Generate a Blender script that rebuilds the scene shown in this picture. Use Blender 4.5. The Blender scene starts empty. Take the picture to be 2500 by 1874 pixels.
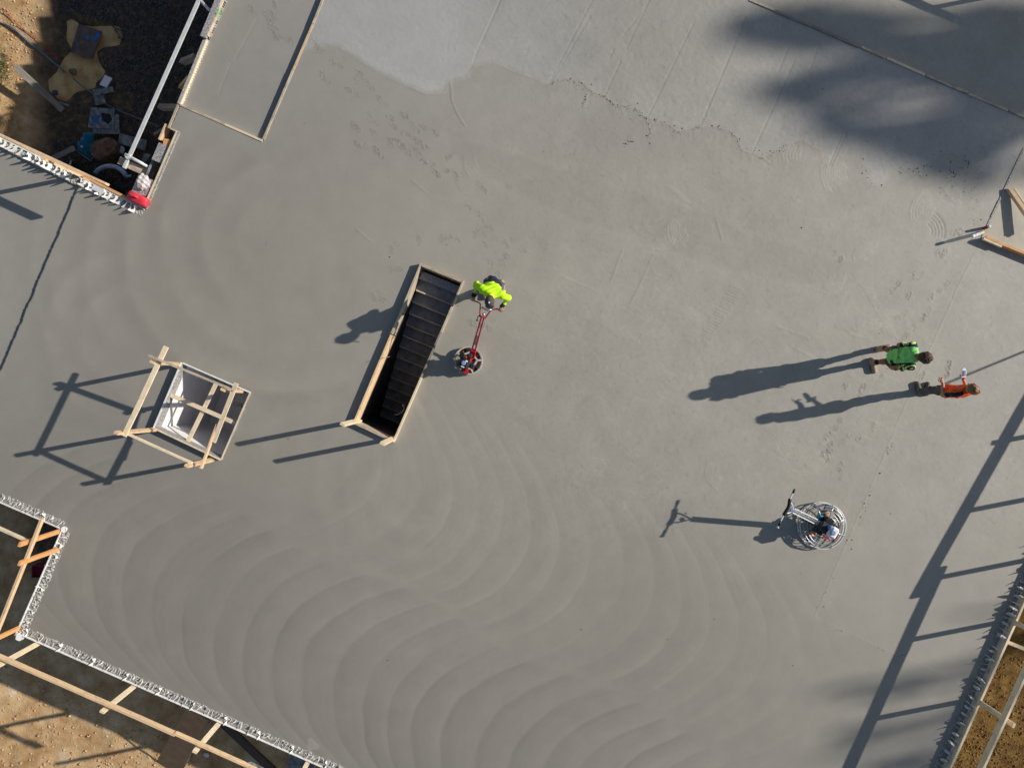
import bpy, bmesh, math, random
import numpy as np
from mathutils import Vector, Matrix, Quaternion
random.seed(7)
RNG = np.random.default_rng(11)
scene = bpy.context.scene
COL = scene.collection

# ------------------------------------------------------------------ camera, sky, sun, exposure
CAM_H = 15.0                      # drone height above the slab, metres
FOC = 1734.0                      # focal length in photograph pixels (photograph 2500 x 1874)
cam_d = bpy.data.cameras.new('camera')
cam_d.sensor_fit = 'HORIZONTAL'; cam_d.sensor_width = 36.0
cam_d.lens = 36.0 * FOC / 2500.0
cam_d.clip_start = 0.1; cam_d.clip_end = 2000
cam = bpy.data.objects.new('camera', cam_d); COL.objects.link(cam)
cam.location = (0, 0, CAM_H)
scene.camera = cam

SUN_EL = math.radians(27.0)
SUN_XY = Vector((0.9816, 0.191)).normalized()
SUN_DIR = Vector((SUN_XY.x * math.cos(SUN_EL), SUN_XY.y * math.cos(SUN_EL), math.sin(SUN_EL)))
world = bpy.data.worlds.new('World'); scene.world = world; world.use_nodes = True
wn = world.node_tree.nodes; wl = world.node_tree.links; wn.clear()
wo = wn.new('ShaderNodeOutputWorld'); wb = wn.new('ShaderNodeBackground'); ws = wn.new('ShaderNodeTexSky')
ws.sky_type = 'NISHITA'; ws.sun_disc = False
ws.sun_elevation = SUN_EL
ws.sun_rotation = math.atan2(SUN_DIR.x, SUN_DIR.y)
wb.inputs['Strength'].default_value = 0.074
wl.new(ws.outputs[0], wb.inputs[0]); wl.new(wb.outputs[0], wo.inputs[0])
sun_d = bpy.data.lights.new('sun', 'SUN'); sun_d.energy = 4.7; sun_d.angle = math.radians(0.6)
sun_d.color = (1.0, 0.93, 0.83)
sun = bpy.data.objects.new('sun', sun_d); COL.objects.link(sun)
sun.rotation_euler = SUN_DIR.to_track_quat('Z', 'Y').to_euler()
sun.location = (30, 6, 30)
scene.view_settings.view_transform = 'Standard'; scene.view_settings.look = 'None'
scene.view_settings.exposure = 0.10; scene.view_settings.gamma = 1.0
scene.view_settings.use_curve_mapping = False
scene.cycles.max_bounces = 6; scene.cycles.diffuse_bounces = 4; scene.cycles.glossy_bounces = 3
scene.cycles.transmission_bounces = 4; scene.cycles.transparent_max_bounces = 6
scene.cycles.use_denoising = True

# ------------------------------------------------------------------ helpers
S0 = CAM_H / FOC                  # metres per photo pixel on the slab
def P(px, py, z=0.0):
    """world point at height z that stands at photo position (px, py)"""
    k = (CAM_H - z) / FOC
    return Vector(((px - 1250) * k, (937 - py) * k, z))
def Q(px, py, z=0.0):
    """world point at height z straight above slab position (px, py)"""
    return Vector(((px - 1250) * S0, (937 - py) * S0, z))
def srgb(r, g, b):
    def f(c):
        c /= 255.0
        return c / 12.92 if c <= 0.04045 else ((c + 0.055) / 1.055) ** 2.4
    return (f(r), f(g), f(b))

ORG = {}
def tag(o, label=None, cat=None, group=None, kind=None):
    if label: o['label'] = label
    if cat: o['category'] = cat
    if group: o['group'] = group
    if kind: o['kind'] = kind
    return o
def thing(name, label, cat, loc, group=None):
    o = bpy.data.objects.new(name, None); COL.objects.link(o)
    o.empty_display_size = 0.2; o.location = loc; ORG[o.name] = Vector(loc)
    return tag(o, label, cat, group)
def org(parent):
    return ORG.get(parent.name, Vector((0, 0, 0))) if parent else Vector((0, 0, 0))
def link(name, me, mat, parent=None, base=None, smooth=False):
    """mesh given in world coordinates -> object; verts are stored relative to its parent or base"""
    o0 = org(parent) if parent else Vector(base if base is not None else (0, 0, 0))
    if o0.length > 0:
        me.transform(Matrix.Translation(-o0))
    if mat is not None and not me.materials: me.materials.append(mat)
    if smooth:
        me.polygons.foreach_set('use_smooth', [True] * len(me.polygons))
    o = bpy.data.objects.new(name, me); COL.objects.link(o)
    if parent: o.parent = parent
    else: o.location = o0
    ORG[o.name] = o0
    return o
def put(name, me, mtx, mat, parent=None):
    """shared mesh placed by a world matrix"""
    if mat is not None and not me.materials: me.materials.append(mat)
    o = bpy.data.objects.new(name, me); COL.objects.link(o)
    if parent:
        o.parent = parent
        m = mtx.copy(); m.translation = m.translation - org(parent); o.matrix_local = m
    else:
        o.matrix_world = mtx
    ORG[o.name] = mtx.translation.copy()
    return o

class MB:
    def __init__(s): s.v = []; s.f = []
    def add(s, v, f):
        n = len(s.v); s.v += [tuple(p) for p in v]; s.f += [tuple(i + n for i in q) for q in f]; return s
    def frame(s, p0, p1, up=(0, 0, 1)):
        x = (Vector(p1) - Vector(p0)); L = x.length; x.normalize()
        u = Vector(up)
        if abs(x.dot(u)) > 0.98: u = Vector((0, 1, 0))
        y = u.cross(x).normalized(); z = x.cross(y).normalized()
        return x, y, z, L
    def bar(s, p0, p1, w, t, up=(0, 0, 1)):
        x, y, z, L = s.frame(p0, p1, up); c = []
        for p in (Vector(p0), Vector(p1)):
            for a, b in ((-1, -1), (1, -1), (1, 1), (-1, 1)):
                c.append(p + y * (a * w / 2) + z * (b * t / 2))
        return s.add(c, [(3, 2, 1, 0), (4, 5, 6, 7), (0, 1, 5, 4), (1, 2, 6, 5), (2, 3, 7, 6), (3, 0, 4, 7)])
    def tube(s, pts, r, seg=8, closed=False, cap=True):
        pts = [Vector(p) for p in pts]; n = len(pts); rings = []
        rr = r if isinstance(r, (list, tuple)) else [r] * n
        prev = None
        for i in range(n):
            if closed: d = pts[(i + 1) % n] - pts[i - 1]
            else: d = pts[min(i + 1, n - 1)] - pts[max(i - 1, 0)]
            d.normalize()
            if prev is None:
                u = Vector((0, 0, 1)) if abs(d.z) < 0.95 else Vector((1, 0, 0))
                a = u.cross(d).normalized()
            else:
                a = (prev - d * prev.dot(d)).normalized()
            prev = a; b = d.cross(a)
            rings.append([pts[i] + (a * math.cos(2 * math.pi * k / seg) + b * math.sin(2 * math.pi * k / seg)) * rr[i] for k in range(seg)])
        v = [p for R in rings for p in R]; f = []
        m = n if closed else n - 1
        for i in range(m):
            j = (i + 1) % n
            for k in range(seg):
                k2 = (k + 1) % seg
                f.append((i * seg + k, i * seg + k2, j * seg + k2, j * seg + k))
        if not closed and cap:
            f.append(tuple(range(seg - 1, -1, -1))); f.append(tuple((n - 1) * seg + k for k in range(seg)))
        return s.add(v, f)
    def lathe(s, c, prof, seg=16, axis=(0, 0, 1)):
        """prof: list of (radius, height) along axis from c"""
        ax = Vector(axis).normalized()
        u = Vector((1, 0, 0)) if abs(ax.x) < 0.9 else Vector((0, 1, 0))
        a = ax.cross(u).normalized(); b = ax.cross(a); c = Vector(c); v = []; f = []
        for r, h in prof:
            for k in range(seg):
                t = 2 * math.pi * k / seg
                v.append(c + ax * h + (a * math.cos(t) + b * math.sin(t)) * r)
        for i in range(len(prof) - 1):
            for k in range(seg):
                k2 = (k + 1) % seg
                f.append((i * seg + k, i * seg + k2, (i + 1) * seg + k2, (i + 1) * seg + k))
        f.append(tuple(range(seg - 1, -1, -1))); f.append(tuple((len(prof) - 1) * seg + k for k in range(seg)))
        return s.add(v, f)
    def prism(s, poly, dz):
        """poly: list of world points (top), extruded down by dz (a length or a vector)"""
        d = Vector((0, 0, -dz)) if not isinstance(dz, Vector) else dz
        n = len(poly); v = [Vector(p) for p in poly] + [Vector(p) + d for p in poly]
        f = [tuple(range(n)), tuple(range(2 * n - 1, n - 1, -1))]
        for i in range(n):
            j = (i + 1) % n; f.append((i, i + n, j + n, j))
        return s.add(v, f)
    def mesh(s, name='m', bevel=0.0, recalc=True):
        me = bpy.data.meshes.new(name)
        me.from_pydata(s.v, [], s.f)
        if recalc or bevel:
            bm = bmesh.new(); bm.from_mesh(me)
            bmesh.ops.recalc_face_normals(bm, faces=bm.faces)
            if bevel:
                bmesh.ops.bevel(bm, geom=list(bm.edges), offset=bevel, segments=1, affect='EDGES', clamp_overlap=True)
            bm.to_mesh(me); bm.free()
        me.update()
        return me
    def build(s, name, mat, parent=None, base=None, smooth=False, bevel=0.0):
        return link(name, s.mesh(name, bevel), mat, parent, base, smooth)

def beam(name, p0, p1, w, t, mat, parent=None, up=(0, 0, 1), bevel=0.004):
    """a sawn board from p0 to p1: own mesh along its local X so the grain follows it"""
    p0 = Vector(p0); p1 = Vector(p1)
    x, y, z, L = MB().frame(p0, p1, up)
    m = MB(); n = max(1, int(L / 0.6)); jit = 0.0025
    c = []; f = []
    for i in range(n + 1):
        X = L * i / n
        dy = random.uniform(-jit, jit); dz = random.uniform(-jit, jit)
        for a, b in ((-1, -1), (1, -1), (1, 1), (-1, 1)):
            c.append((X, a * w / 2 + dy, b * t / 2 + dz))
    for i in range(n):
        for k in range(4):
            k2 = (k + 1) % 4
            f.append((i * 4 + k, i * 4 + k2, (i + 1) * 4 + k2, (i + 1) * 4 + k))
    f.append((3, 2, 1, 0)); f.append(tuple(n * 4 + k for k in range(4)))
    m.add(c, f)
    me = m.mesh(name)
    M = Matrix((x, y, z)).transposed().to_4x4(); M.translation = p0
    return put(name, me, M, mat, parent)

# ------------------------------------------------------------------ materials
MATS = {}
def nodes_of(name):
    m = bpy.data.materials.new(name); m.use_nodes = True
    nt = m.node_tree; b = nt.nodes['Principled BSDF']
    return m, nt, nt.nodes, nt.links, b
def ramp(nd, stops):
    r = nd.new('ShaderNodeValToRGB'); e = r.color_ramp.elements
    e[0].position = stops[0][0]; e[0].color = (*stops[0][1], 1)
    e[1].position = stops[-1][0]; e[1].color = (*stops[-1][1], 1)
    for p, c in stops[1:-1]:
        x = e.new(p); x.color = (*c, 1)
    return r
def mat(name, c0, c1=None, rough=0.6, scale=8.0, bump=0.0, bscale=60.0, metal=0.0, stretch=None, c2=None, detail=5, vary=0.0, spec=0.4, coat=0.0, stain=0.0):
    if name in MATS: return MATS[name]
    m, nt, nd, lk, b = nodes_of(name)
    c1 = c1 or tuple(x * 0.8 for x in c0)
    tc = nd.new('ShaderNodeTexCoord'); mp = nd.new('ShaderNodeMapping')
    lk.new(tc.outputs['Object'], mp.inputs['Vector'])
    if stretch: mp.inputs['Scale'].default_value = stretch
    nz = nd.new('ShaderNodeTexNoise'); nz.inputs['Scale'].default_value = scale; nz.inputs['Detail'].default_value = detail
    nz.inputs['Roughness'].default_value = 0.62
    oi = nd.new('ShaderNodeObjectInfo'); ad = nd.new('ShaderNodeVectorMath'); ad.operation = 'ADD'
    sc = nd.new('ShaderNodeMath'); sc.operation = 'MULTIPLY'; sc.inputs[1].default_value = 37.0
    lk.new(oi.outputs['Random'], sc.inputs[0]); lk.new(mp.outputs[0], ad.inputs[0]); lk.new(sc.outputs[0], ad.inputs[1])
    lk.new(ad.outputs[0], nz.inputs['Vector'])
    st = [(0.3, c1), (0.7, c0)] if c2 is None else [(0.28, c1), (0.5, c0), (0.72, c2)]
    rp = ramp(nd, st); lk.new(nz.outputs['Fac'], rp.inputs[0])
    out = rp.outputs[0]
    if vary:
        hs = nd.new('ShaderNodeHueSaturation'); mr = nd.new('ShaderNodeMapRange')
        mr.inputs['To Min'].default_value = 1 - vary; mr.inputs['To Max'].default_value = 1 + vary
        lk.new(oi.outputs['Random'], mr.inputs['Value']); lk.new(mr.outputs[0], hs.inputs['Value']); lk.new(out, hs.inputs['Color'])
        out = hs.outputs[0]
    if stain:      # cement splashes and grime
        n3 = nd.new('ShaderNodeTexNoise'); n3.inputs['Scale'].default_value = 7.0; n3.inputs['Detail'].default_value = 7; n3.inputs['Roughness'].default_value = .75
        v3 = nd.new('ShaderNodeVectorMath'); v3.operation = 'ADD'; lk.new(tc.outputs['Object'], v3.inputs[0]); lk.new(sc.outputs[0], v3.inputs[1]); lk.new(v3.outputs[0], n3.inputs['Vector'])
        r3 = ramp(nd, [(.50, (0, 0, 0)), (.66, (stain, stain, stain))]); lk.new(n3.outputs['Fac'], r3.inputs[0])
        mx3 = nd.new('ShaderNodeMix'); mx3.data_type = 'RGBA'; lk.new(r3.outputs[0], mx3.inputs['Factor']); lk.new(out, mx3.inputs['A']); mx3.inputs['B'].default_value = (*srgb(128, 124, 118), 1); out = mx3.outputs['Result']
    lk.new(out, b.inputs['Base Color'])
    b.inputs['Roughness'].default_value = rough; b.inputs['Metallic'].default_value = metal
    b.inputs['Specular IOR Level'].default_value = spec
    if coat: b.inputs['Coat Weight'].default_value = coat
    if bump:
        n2 = nd.new('ShaderNodeTexNoise'); n2.inputs['Scale'].default_value = bscale; n2.inputs['Detail'].default_value = 4
        lk.new(ad.outputs[0], n2.inputs['Vector'])
        bp = nd.new('ShaderNodeBump'); bp.inputs['Strength'].default_value = bump; bp.inputs['Distance'].default_value = 0.01
        lk.new(n2.outputs['Fac'], bp.inputs['Height']); lk.new(bp.outputs[0], b.inputs['Normal'])
    MATS[name] = m
    return m
GR = (1.2, 22, 22)
PINE = mat('fresh pine', srgb(232, 206, 170), srgb(206, 170, 128), 0.7, 3.0, 0.25, 6, stretch=GR, vary=0.10, stain=.45)
PINE_PALE = mat('pale pine', srgb(238, 222, 194), srgb(214, 192, 158), 0.7, 3.0, 0.25, 6, stretch=GR, vary=0.08, stain=.4)
PINE_WORN = mat('weathered pine', srgb(190, 174, 152), srgb(112, 102, 94), 0.8, 2.6, 0.35, 6, stretch=GR, stain=.8, c2=srgb(222, 208, 188), vary=0.1)
PINE_ORANGE = mat('orange pine', srgb(232, 178, 120), srgb(206, 140, 86), 0.7, 3.0, 0.25, 6, stretch=GR, vary=0.06, stain=.4)
TIMBER_GREY = mat('grey timber', srgb(160, 154, 145), srgb(104, 99, 94), 0.85, 3, 0.4, 7, stretch=GR, vary=0.12)
TIMBER_DARK = mat('dark stained timber', srgb(96, 80, 70), srgb(58, 50, 46), 0.8, 3, 0.4, 7, stretch=GR)
FORMPLY = mat('film faced plywood', srgb(98, 82, 74), srgb(70, 58, 54), 0.38, 5, 0.12, 30, c2=srgb(120, 104, 96))
PLY_GREY = mat('mortar stained plywood', srgb(120, 124, 128), srgb(70, 74, 82), 0.75, 9, 0.3, 40, c2=srgb(160, 162, 164))
SPECKLE = mat('mortar speckled board', srgb(150, 148, 148), srgb(52, 52, 58), 0.85, 42, 0.5, 60, c2=srgb(205, 202, 200), detail=3)
PVC = mat('white pvc', srgb(238, 238, 236), srgb(214, 214, 212), 0.45, 14, 0.08, 40, vary=0.05)
PVC_DIRTY = mat('mortar smeared white pvc', srgb(226, 226, 224), srgb(150, 150, 150), 0.6, 26, 0.2, 50, vary=0.10)
STEP_CONC = mat('step form concrete', srgb(154, 157, 162), srgb(108, 110, 115), 0.8, 5, 0.3, 30, stain=.5)
ROUGH_CORE = mat('rough concrete core', srgb(164, 162, 156), srgb(98, 96, 92), 0.9, 38, 0.8, 70, c2=srgb(206, 204, 198), detail=3)
CONC_DARK = mat('dark form concrete', srgb(74, 74, 76), srgb(44, 45, 48), 0.8, 6, 0.3, 30)
RENDER_WHITE = mat('white rendered wall', srgb(240, 239, 240), srgb(226, 224, 226), 0.7, 3, 0.08, 30)
STEEL = mat('galvanised steel', srgb(190, 194, 200), srgb(150, 154, 160), 0.32, 12, 0.05, 50, metal=0.75)
ALU = mat('painted aluminium', srgb(224, 226, 226), srgb(196, 198, 198), 0.4, 10, 0.05, 40, metal=0.15)
CAST = mat('pale grey paint', srgb(206, 200, 196), srgb(170, 165, 160), 0.5, 20, 0.1, 60)
BLACK = mat('black plastic', srgb(30, 31, 34), srgb(20, 20, 23), 0.45, 20, 0.1, 60)
ENGINE = mat('dark engine metal', srgb(50, 54, 60), srgb(24, 25, 29), 0.42, 24, 0.15, 60, metal=0.3, c2=srgb(86, 92, 98))
RED = mat('glossy red paint', srgb(206, 24, 50), srgb(160, 14, 36), 0.32, 10, 0.03, 40, spec=0.5)
RED_PLASTIC = mat('faded red plastic', srgb(226, 72, 84), srgb(196, 44, 60), 0.42, 9, 0.05, 30)
DARK_RED = mat('dull red plastic', srgb(150, 46, 66), srgb(120, 34, 52), 0.5, 8)
WHITE = mat('white enamel', srgb(240, 240, 242), srgb(222, 222, 226), 0.35, 8)
BLUE_GREY = mat('blue grey plastic', srgb(132, 158, 200), srgb(108, 134, 178), 0.4, 8)
CYAN = mat('cyan paint', srgb(40, 140, 180), srgb(26, 108, 146), 0.4, 8)
ORANGE_BLADE = mat('orange blade arm', srgb(230, 140, 60), srgb(190, 100, 40), 0.5, 12)
BROWN_BLADE = mat('dark trowel blade', srgb(62, 50, 44), srgb(40, 33, 30), 0.4, 14, metal=0.4)
TARP = mat('blue woven bag', srgb(44, 140, 178), srgb(20, 92, 130), 0.6, 9, 0.5, 24)
PIPE_BLUE = mat('pale blue pipe', srgb(196, 210, 228), srgb(168, 186, 208), 0.45, 9)
HOSE = mat('grey blue hose', srgb(112, 124, 140), srgb(84, 96, 112), 0.5, 12)
CORD = mat('red cord', srgb(190, 62, 44), srgb(150, 40, 30), 0.5, 12)
BLACK_SHEET = mat('black ribbed sheet', srgb(26, 26, 28), srgb(16, 16, 18), 0.5, 10)
ROCK = mat('brown boulder', srgb(112, 86, 72), srgb(64, 48, 42), 0.9, 7, 0.9, 22, c2=srgb(140, 116, 100))
YELLOW = mat('yellow plastic', srgb(230, 190, 60), srgb(200, 150, 40), 0.5, 8)
GREEN_PAINT = mat('green marking paint', srgb(120, 240, 150), srgb(90, 215, 120), 0.6, 30)
BARK = mat('pale bark', srgb(150, 140, 128), srgb(104, 96, 88), 0.9, 4, 0.5, 12)
LEAF = mat('gum leaf', (0.055, 0.085, 0.035), (0.035, 0.06, 0.025), 0.55, 1.5)
GRASS = mat('dry grass', (0.14, 0.16, 0.05), (0.09, 0.12, 0.035), 0.8, 5)

# ------------------------------------------------------------------ slab: outline and openings (slab positions in photo pixels)
FAR = 3400
EDGE_PIT = [(-FAR, -FAR), (1840, -FAR), (548, 0), (507, 93), (441, 256), (417, 314), (438, 322), (354, 512), (-FAR, -1350)]
EDGE_LL = [(-FAR, -240), (153, 1291), (39, 1549), (72, 1556), (791, 1872), (4268, FAR), (-FAR, FAR)]
EDGE_R = [(2483, 1469), (1616, FAR), (FAR + 900, FAR), (FAR + 900, -690)]
STAIR_TOP = [(1026, 641), (1134, 685), (962, 1080), (860, 1033)]
SHAFT_TOP = [(442, 884), (610, 957), (538, 1123), (373, 1045)]
def inset(poly, d):
    c = np.mean(np.array(poly, float), axis=0); out = []
    n = len(poly)
    for i in range(n):
        p = np.array(poly[i], float); a = np.array(poly[i - 1], float); b = np.array(poly[(i + 1) % n], float)
        e1 = (a - p) / np.linalg.norm(a - p); e2 = (b - p) / np.linalg.norm(b - p)
        out.append(tuple(p + (e1 + e2) * d))
    return out
STAIR_HOLE = inset(STAIR_TOP, 3); SHAFT_HOLE = inset(SHAFT_TOP, 2)
TOP_RIGHT = [(1830, 0), (2500, 287), (FAR, 672), (FAR, -FAR), (-1000 + 1830, -430)]
RIGHT_BAY = [(2500, 362), (2396, 582), (2500, 624), (FAR, 988), (FAR, 672), (2530, 300)]
RECESS = [(441, 256), (640, 343), (787, 0), (2244, -FAR), (1840, -FAR), (548, 0), (507, 93)]

def inside(U, V, poly):
    r = np.zeros(U.shape, bool); n = len(poly); j = n - 1
    for i in range(n):
        xi, yi = poly[i]; xj, yj = poly[j]
        c = ((yi > V) != (yj > V))
        with np.errstate(divide='ignore', invalid='ignore'):
            r ^= c & (U < (xj - xi) * (V - yi) / ((yj - yi) if yj != yi else 1e-9) + xi)
        j = i
    return r
def seg_dist(U, V, a, b):
    ax, ay = a; bx, by = b; dx, dy = bx - ax, by - ay; L2 = dx * dx + dy * dy
    t = np.clip(((U - ax) * dx + (V - ay) * dy) / L2, 0, 1)
    return np.hypot(U - ax - t * dx, V - ay - t * dy), t
def poly_dist(U, V, pts, closed=False):
    d = np.full(U.shape, 1e9)
    n = len(pts)
    for i in range(n if closed else n - 1):
        d = np.minimum(d, seg_dist(U, V, pts[i], pts[(i + 1) % n])[0])
    return d
def vnoise(U, V, cell, seed):
    r = np.random.default_rng(seed); N = 256
    g = r.random((N, N))
    x = U / cell; y = V / cell
    xi = np.floor(x).astype(int); yi = np.floor(y).astype(int); fx = x - xi; fy = y - yi
    fx = fx * fx * (3 - 2 * fx); fy = fy * fy * (3 - 2 * fy)
    a = g[xi % N, yi % N]; b = g[(xi + 1) % N, yi % N]; c = g[xi % N, (yi + 1) % N]; d = g[(xi + 1) % N, (yi + 1) % N]
    return (a * (1 - fx) + b * fx) * (1 - fy) + (c * (1 - fx) + d * fx) * fy - 0.5
def fbm(U, V, cell, seed, o=4, g=0.5):
    s = 0; a = 1.0; t = 0
    for i in range(o):
        s = s + a * vnoise(U + 91.7 * i, V - 37.3 * i, cell / (2 ** i), seed + i); t += a; a *= g
    return s / t
def sstep(a, b, x):
    t = np.clip((x - a) / (b - a), 0, 1); return t * t * (3 - 2 * t)

STEP = 2.5
X0, X1, Y0, Y1 = -60.0, 2560.0, -60.0, 1935.0
fx = np.arange(X0, X1 + 0.1, STEP); fy = np.arange(Y0, Y1 + 0.1, STEP)
def far_line(a, end, n=16):
    return a + (end - a) * (np.arange(1, n + 1) / n) ** 2.2
gx = np.concatenate([far_line(X0, -FAR + 5)[::-1], fx, far_line(fx[-1], FAR - 5)])
gy = np.concatenate([far_line(Y0, -1500)[::-1], fy, far_line(fy[-1], FAR - 5)])
U, V = np.meshgrid(gx, gy, indexing='ij')
IX0 = 16; IY0 = 16                              # index of the first fine line
out = inside(U, V, EDGE_PIT) | inside(U, V, EDGE_LL) | inside(U, V, EDGE_R)

# ---- tone of the concrete (how wet or how polished it is), relief of the trowelling
def lin(c):
    c = c / 255.0
    return ((c + 0.055) / 1.055) ** 2.4
ctrl = [(1300, 120, 146, -.2), (900, 60, 149, -.9), (1600, 150, 148, -.2), (1000, 300, 148, .5), (1500, 420, 146, .5), (1900, 480, 151, .5), (2200, 560, 154, .4),
        (1250, 640, 150, .5), (1600, 700, 157, .3), (2000, 800, 157, .4), (2350, 800, 153, .2), (2400, 1100, 151, .3), (2200, 1250, 149, .5), (2300, 1600, 146, .4),
        (600, 420, 139, .5), (450, 620, 134, .5), (700, 800, 139, .4), (60, 650, 141, .2), (130, 480, 138, .2), (150, 1100, 132, .3), (300, 1250, 128, .3), (260, 1500, 125, .3),
        (500, 1450, 125, .3), (500, 1700, 128, .2), (800, 1250, 136, .4), (1010, 1310, 147, .4), (900, 1500, 127, .4), (1000, 1750, 128, .4), (1200, 1150, 144, .5), (1250, 1400, 139, .5), (1500, 1300, 139, .5),
        (1400, 1750, 131, .4), (1700, 1550, 138, .5), (1900, 1750, 139, .4), (1750, 1050, 153, .5), (1500, 1000, 150, .4), (1000, 950, 143, .4), (520, 140, 137, .0), (620, 230, 137, .0), (700, 250, 144, .5), (2300, 150, 150, .2)]
num = np.zeros(U.shape); numw = np.zeros(U.shape); den = np.full(U.shape, 1e-9)
for (cx, cy, l, w) in ctrl:
    k = np.exp(-((U - cx) ** 2 + (V - cy) ** 2) / (2 * 190.0 ** 2)) + 1e-12
    num += k * lin(l); numw += k * w; den += k
T = num / den / lin(143.0); W = numw / den
Z = np.zeros(U.shape)
T *= 1 + 0.09 * fbm(U, V, 320, 3, 4) + (0.06 + 0.12 * sstep(1000, 1500, U) * (1 - sstep(1150, 1500, V))) * fbm(U, V, 60, 5, 3)

SCALLOP = [(743, 127), (784, 111), (828, 117), (863, 139), (901, 165), (958, 196), (1005, 215), (1040, 231), (1085, 228), (1094, 209), (1120, 196), (1140, 192), (1154, 166), (1183, 157),
           (1212, 155), (1252, 174), (1303, 192), (1333, 212), (1353, 201), (1389, 195), (1415, 197), (1436, 217), (1447, 228), (1476, 235), (1498, 257), (1530, 260), (1556, 269), (1577, 291),
           (1606, 293), (1642, 311), (1661, 325), (1679, 318), (1708, 311), (1751, 311), (1784, 322), (1802, 340), (1809, 365), (1852, 382), (1861, 384), (1904, 368), (1920, 352), (1962, 345),
           (2005, 371), (2014, 404), (2040, 387), (2073, 384), (2106, 400), (2115, 433), (2132, 456), (2158, 452), (2187, 420), (2229, 407), (2255, 433), (2262, 407), (2301, 374), (2333, 378), (2363, 391), (2398, 420), (2447, 440)]
raw = SCALLOP + [(2500, 340), (2500, 290), (1830, 0), (1500, -141), (847, -141), (787, 0)]
wu = U + 7 * fbm(U, V, 26, 41, 2); wv = V + 7 * fbm(U, V, 26, 42, 2)
israw = inside(wu, wv, raw)
dsc = poly_dist(wu, wv, SCALLOP)
rawf = np.where(israw, sstep(0, 14, dsc), 0.0)
T *= 1 + rawf * (0.045 + 0.16 * np.clip(1.3 - np.abs(U - 960) / 330, 0, 1) * (.6 + .8 * np.clip(.5 + fbm(U, V, 120, 53, 3), 0, 1))) + rawf * 0.05 * fbm(U, V, 160, 51, 3)
W = W * (1 - rawf) + rawf * (-0.15 - 0.85 * np.clip(1.35 - np.abs(U - 950) / 420, 0, 1) - .3 * sstep(1750, 2000, U))
T *= 1 + 0.06 * israw * np.exp(-dsc / 28)        # laitance pushed up along the trowelled edge

# swirl bands left by the power trowel: s runs along the building, t across it
DX, DY = 0.8985, 0.439
s = U * DX + V * DY; t = -U * DY + V * DX
nw = 42 * fbm(U, V, 260, 61, 3) + 5 * fbm(U, V, 34, 62, 2)
def saw(u, sharp=0.10):
    f = u - np.floor(u)
    return np.where(f < sharp, 1 - 2 * (f / sharp), -1 + 2 * (f - sharp) / (1 - sharp))
# band next to the lower wall: crescents bulging to the left
tb = 860 + 14 * np.sin(s / 90.0)
m1 = sstep(tb - 6, tb + 26, t) * (1 - sstep(1290, 1350, t)) * sstep(470, 620, s) * (1 - sstep(2200, 2550, s))
g1 = 0.0026 * (t - 1085) ** 2 + 0.012 * np.clip(t - 1240, 0, 200) ** 2
u1 = (s - g1 + nw + 26 * vnoise(s - g1, 0 * t, 170, 63)) / 80.0
k1 = np.floor(u1); amp1 = (0.75 + 1.3 * vnoise(k1 * 7.3, t / 150.0, 1.0, 71)) * (0.95 + 0.35 * sstep(900, 1500, s))
f1 = u1 - k1
prof1 = np.where(f1 < 0.12, -1.0 * sstep(0, 0.12, f1) + 0.55 * (1 - sstep(0, .12, f1)), -1.0 + 1.55 * ((f1 - 0.12) / 0.88) ** 0.8)
T *= 1 + 0.085 * m1 * amp1 * prof1 + m1 * (0.035 * vnoise(u1 * 7, t / 120, 1.0, 73) + 0.03 * vnoise(u1 * 19, t / 60, 1.0, 74))
# band above it: arcs bulging to the right
tu = 395 + 20 * np.sin(s / 130.0)
m2 = sstep(tu, tu + 50, t) * (1 - sstep(tb - 30, tb + 4, t)) * sstep(1180, 1350, s) * (1 - sstep(2350, 2600, s))
g2 = -np.where(t < 655, 0.0036, 0.0026) * (t - 655) ** 2
u2 = (s - g2 + nw + 26 * vnoise(s - g2, 0 * t, 170, 64)) / 80.0
k2 = np.floor(u2); f2 = u2 - k2; amp2 = 0.75 + 1.3 * vnoise(k2 * 5.1, t / 130.0, 1.0, 72)
prof2 = np.where(f2 > 0.9, 1.0 - 1.5 * (f2 - .9) / .1, -0.5 + 1.5 * f2 ** 2.5)
T *= 1 + 0.080 * m2 * amp2 * prof2 + m2 * (0.035 * vnoise(u2 * 7, t / 120, 1.0, 75) + 0.03 * vnoise(u2 * 19, t / 60, 1.0, 76))
# seam between the two bands
T *= 1 + 0.02 * np.exp(-((t - tb) / 12.0) ** 2) * (1 + 2 * fbm(U, V, 60, 77, 2)) * sstep(900, 1100, s) * (1 - sstep(2050, 2250, s))
# wide rings in the upper left
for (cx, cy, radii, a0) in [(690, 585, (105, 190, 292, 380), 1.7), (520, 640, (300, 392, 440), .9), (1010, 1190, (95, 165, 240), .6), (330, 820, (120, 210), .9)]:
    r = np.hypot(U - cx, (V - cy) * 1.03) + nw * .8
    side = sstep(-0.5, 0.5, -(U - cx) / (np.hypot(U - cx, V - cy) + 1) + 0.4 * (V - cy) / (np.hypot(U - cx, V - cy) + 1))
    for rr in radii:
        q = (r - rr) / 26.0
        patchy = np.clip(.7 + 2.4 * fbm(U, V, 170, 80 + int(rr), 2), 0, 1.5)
        T *= 1 + a0 * side * patchy * (0.05 * np.where(q > 0, np.exp(-(q * 2.6) ** 2), np.exp(-(q * .9) ** 2)) - 0.04 * np.exp(-((q - 1.0) * 1.1) ** 2))
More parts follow.
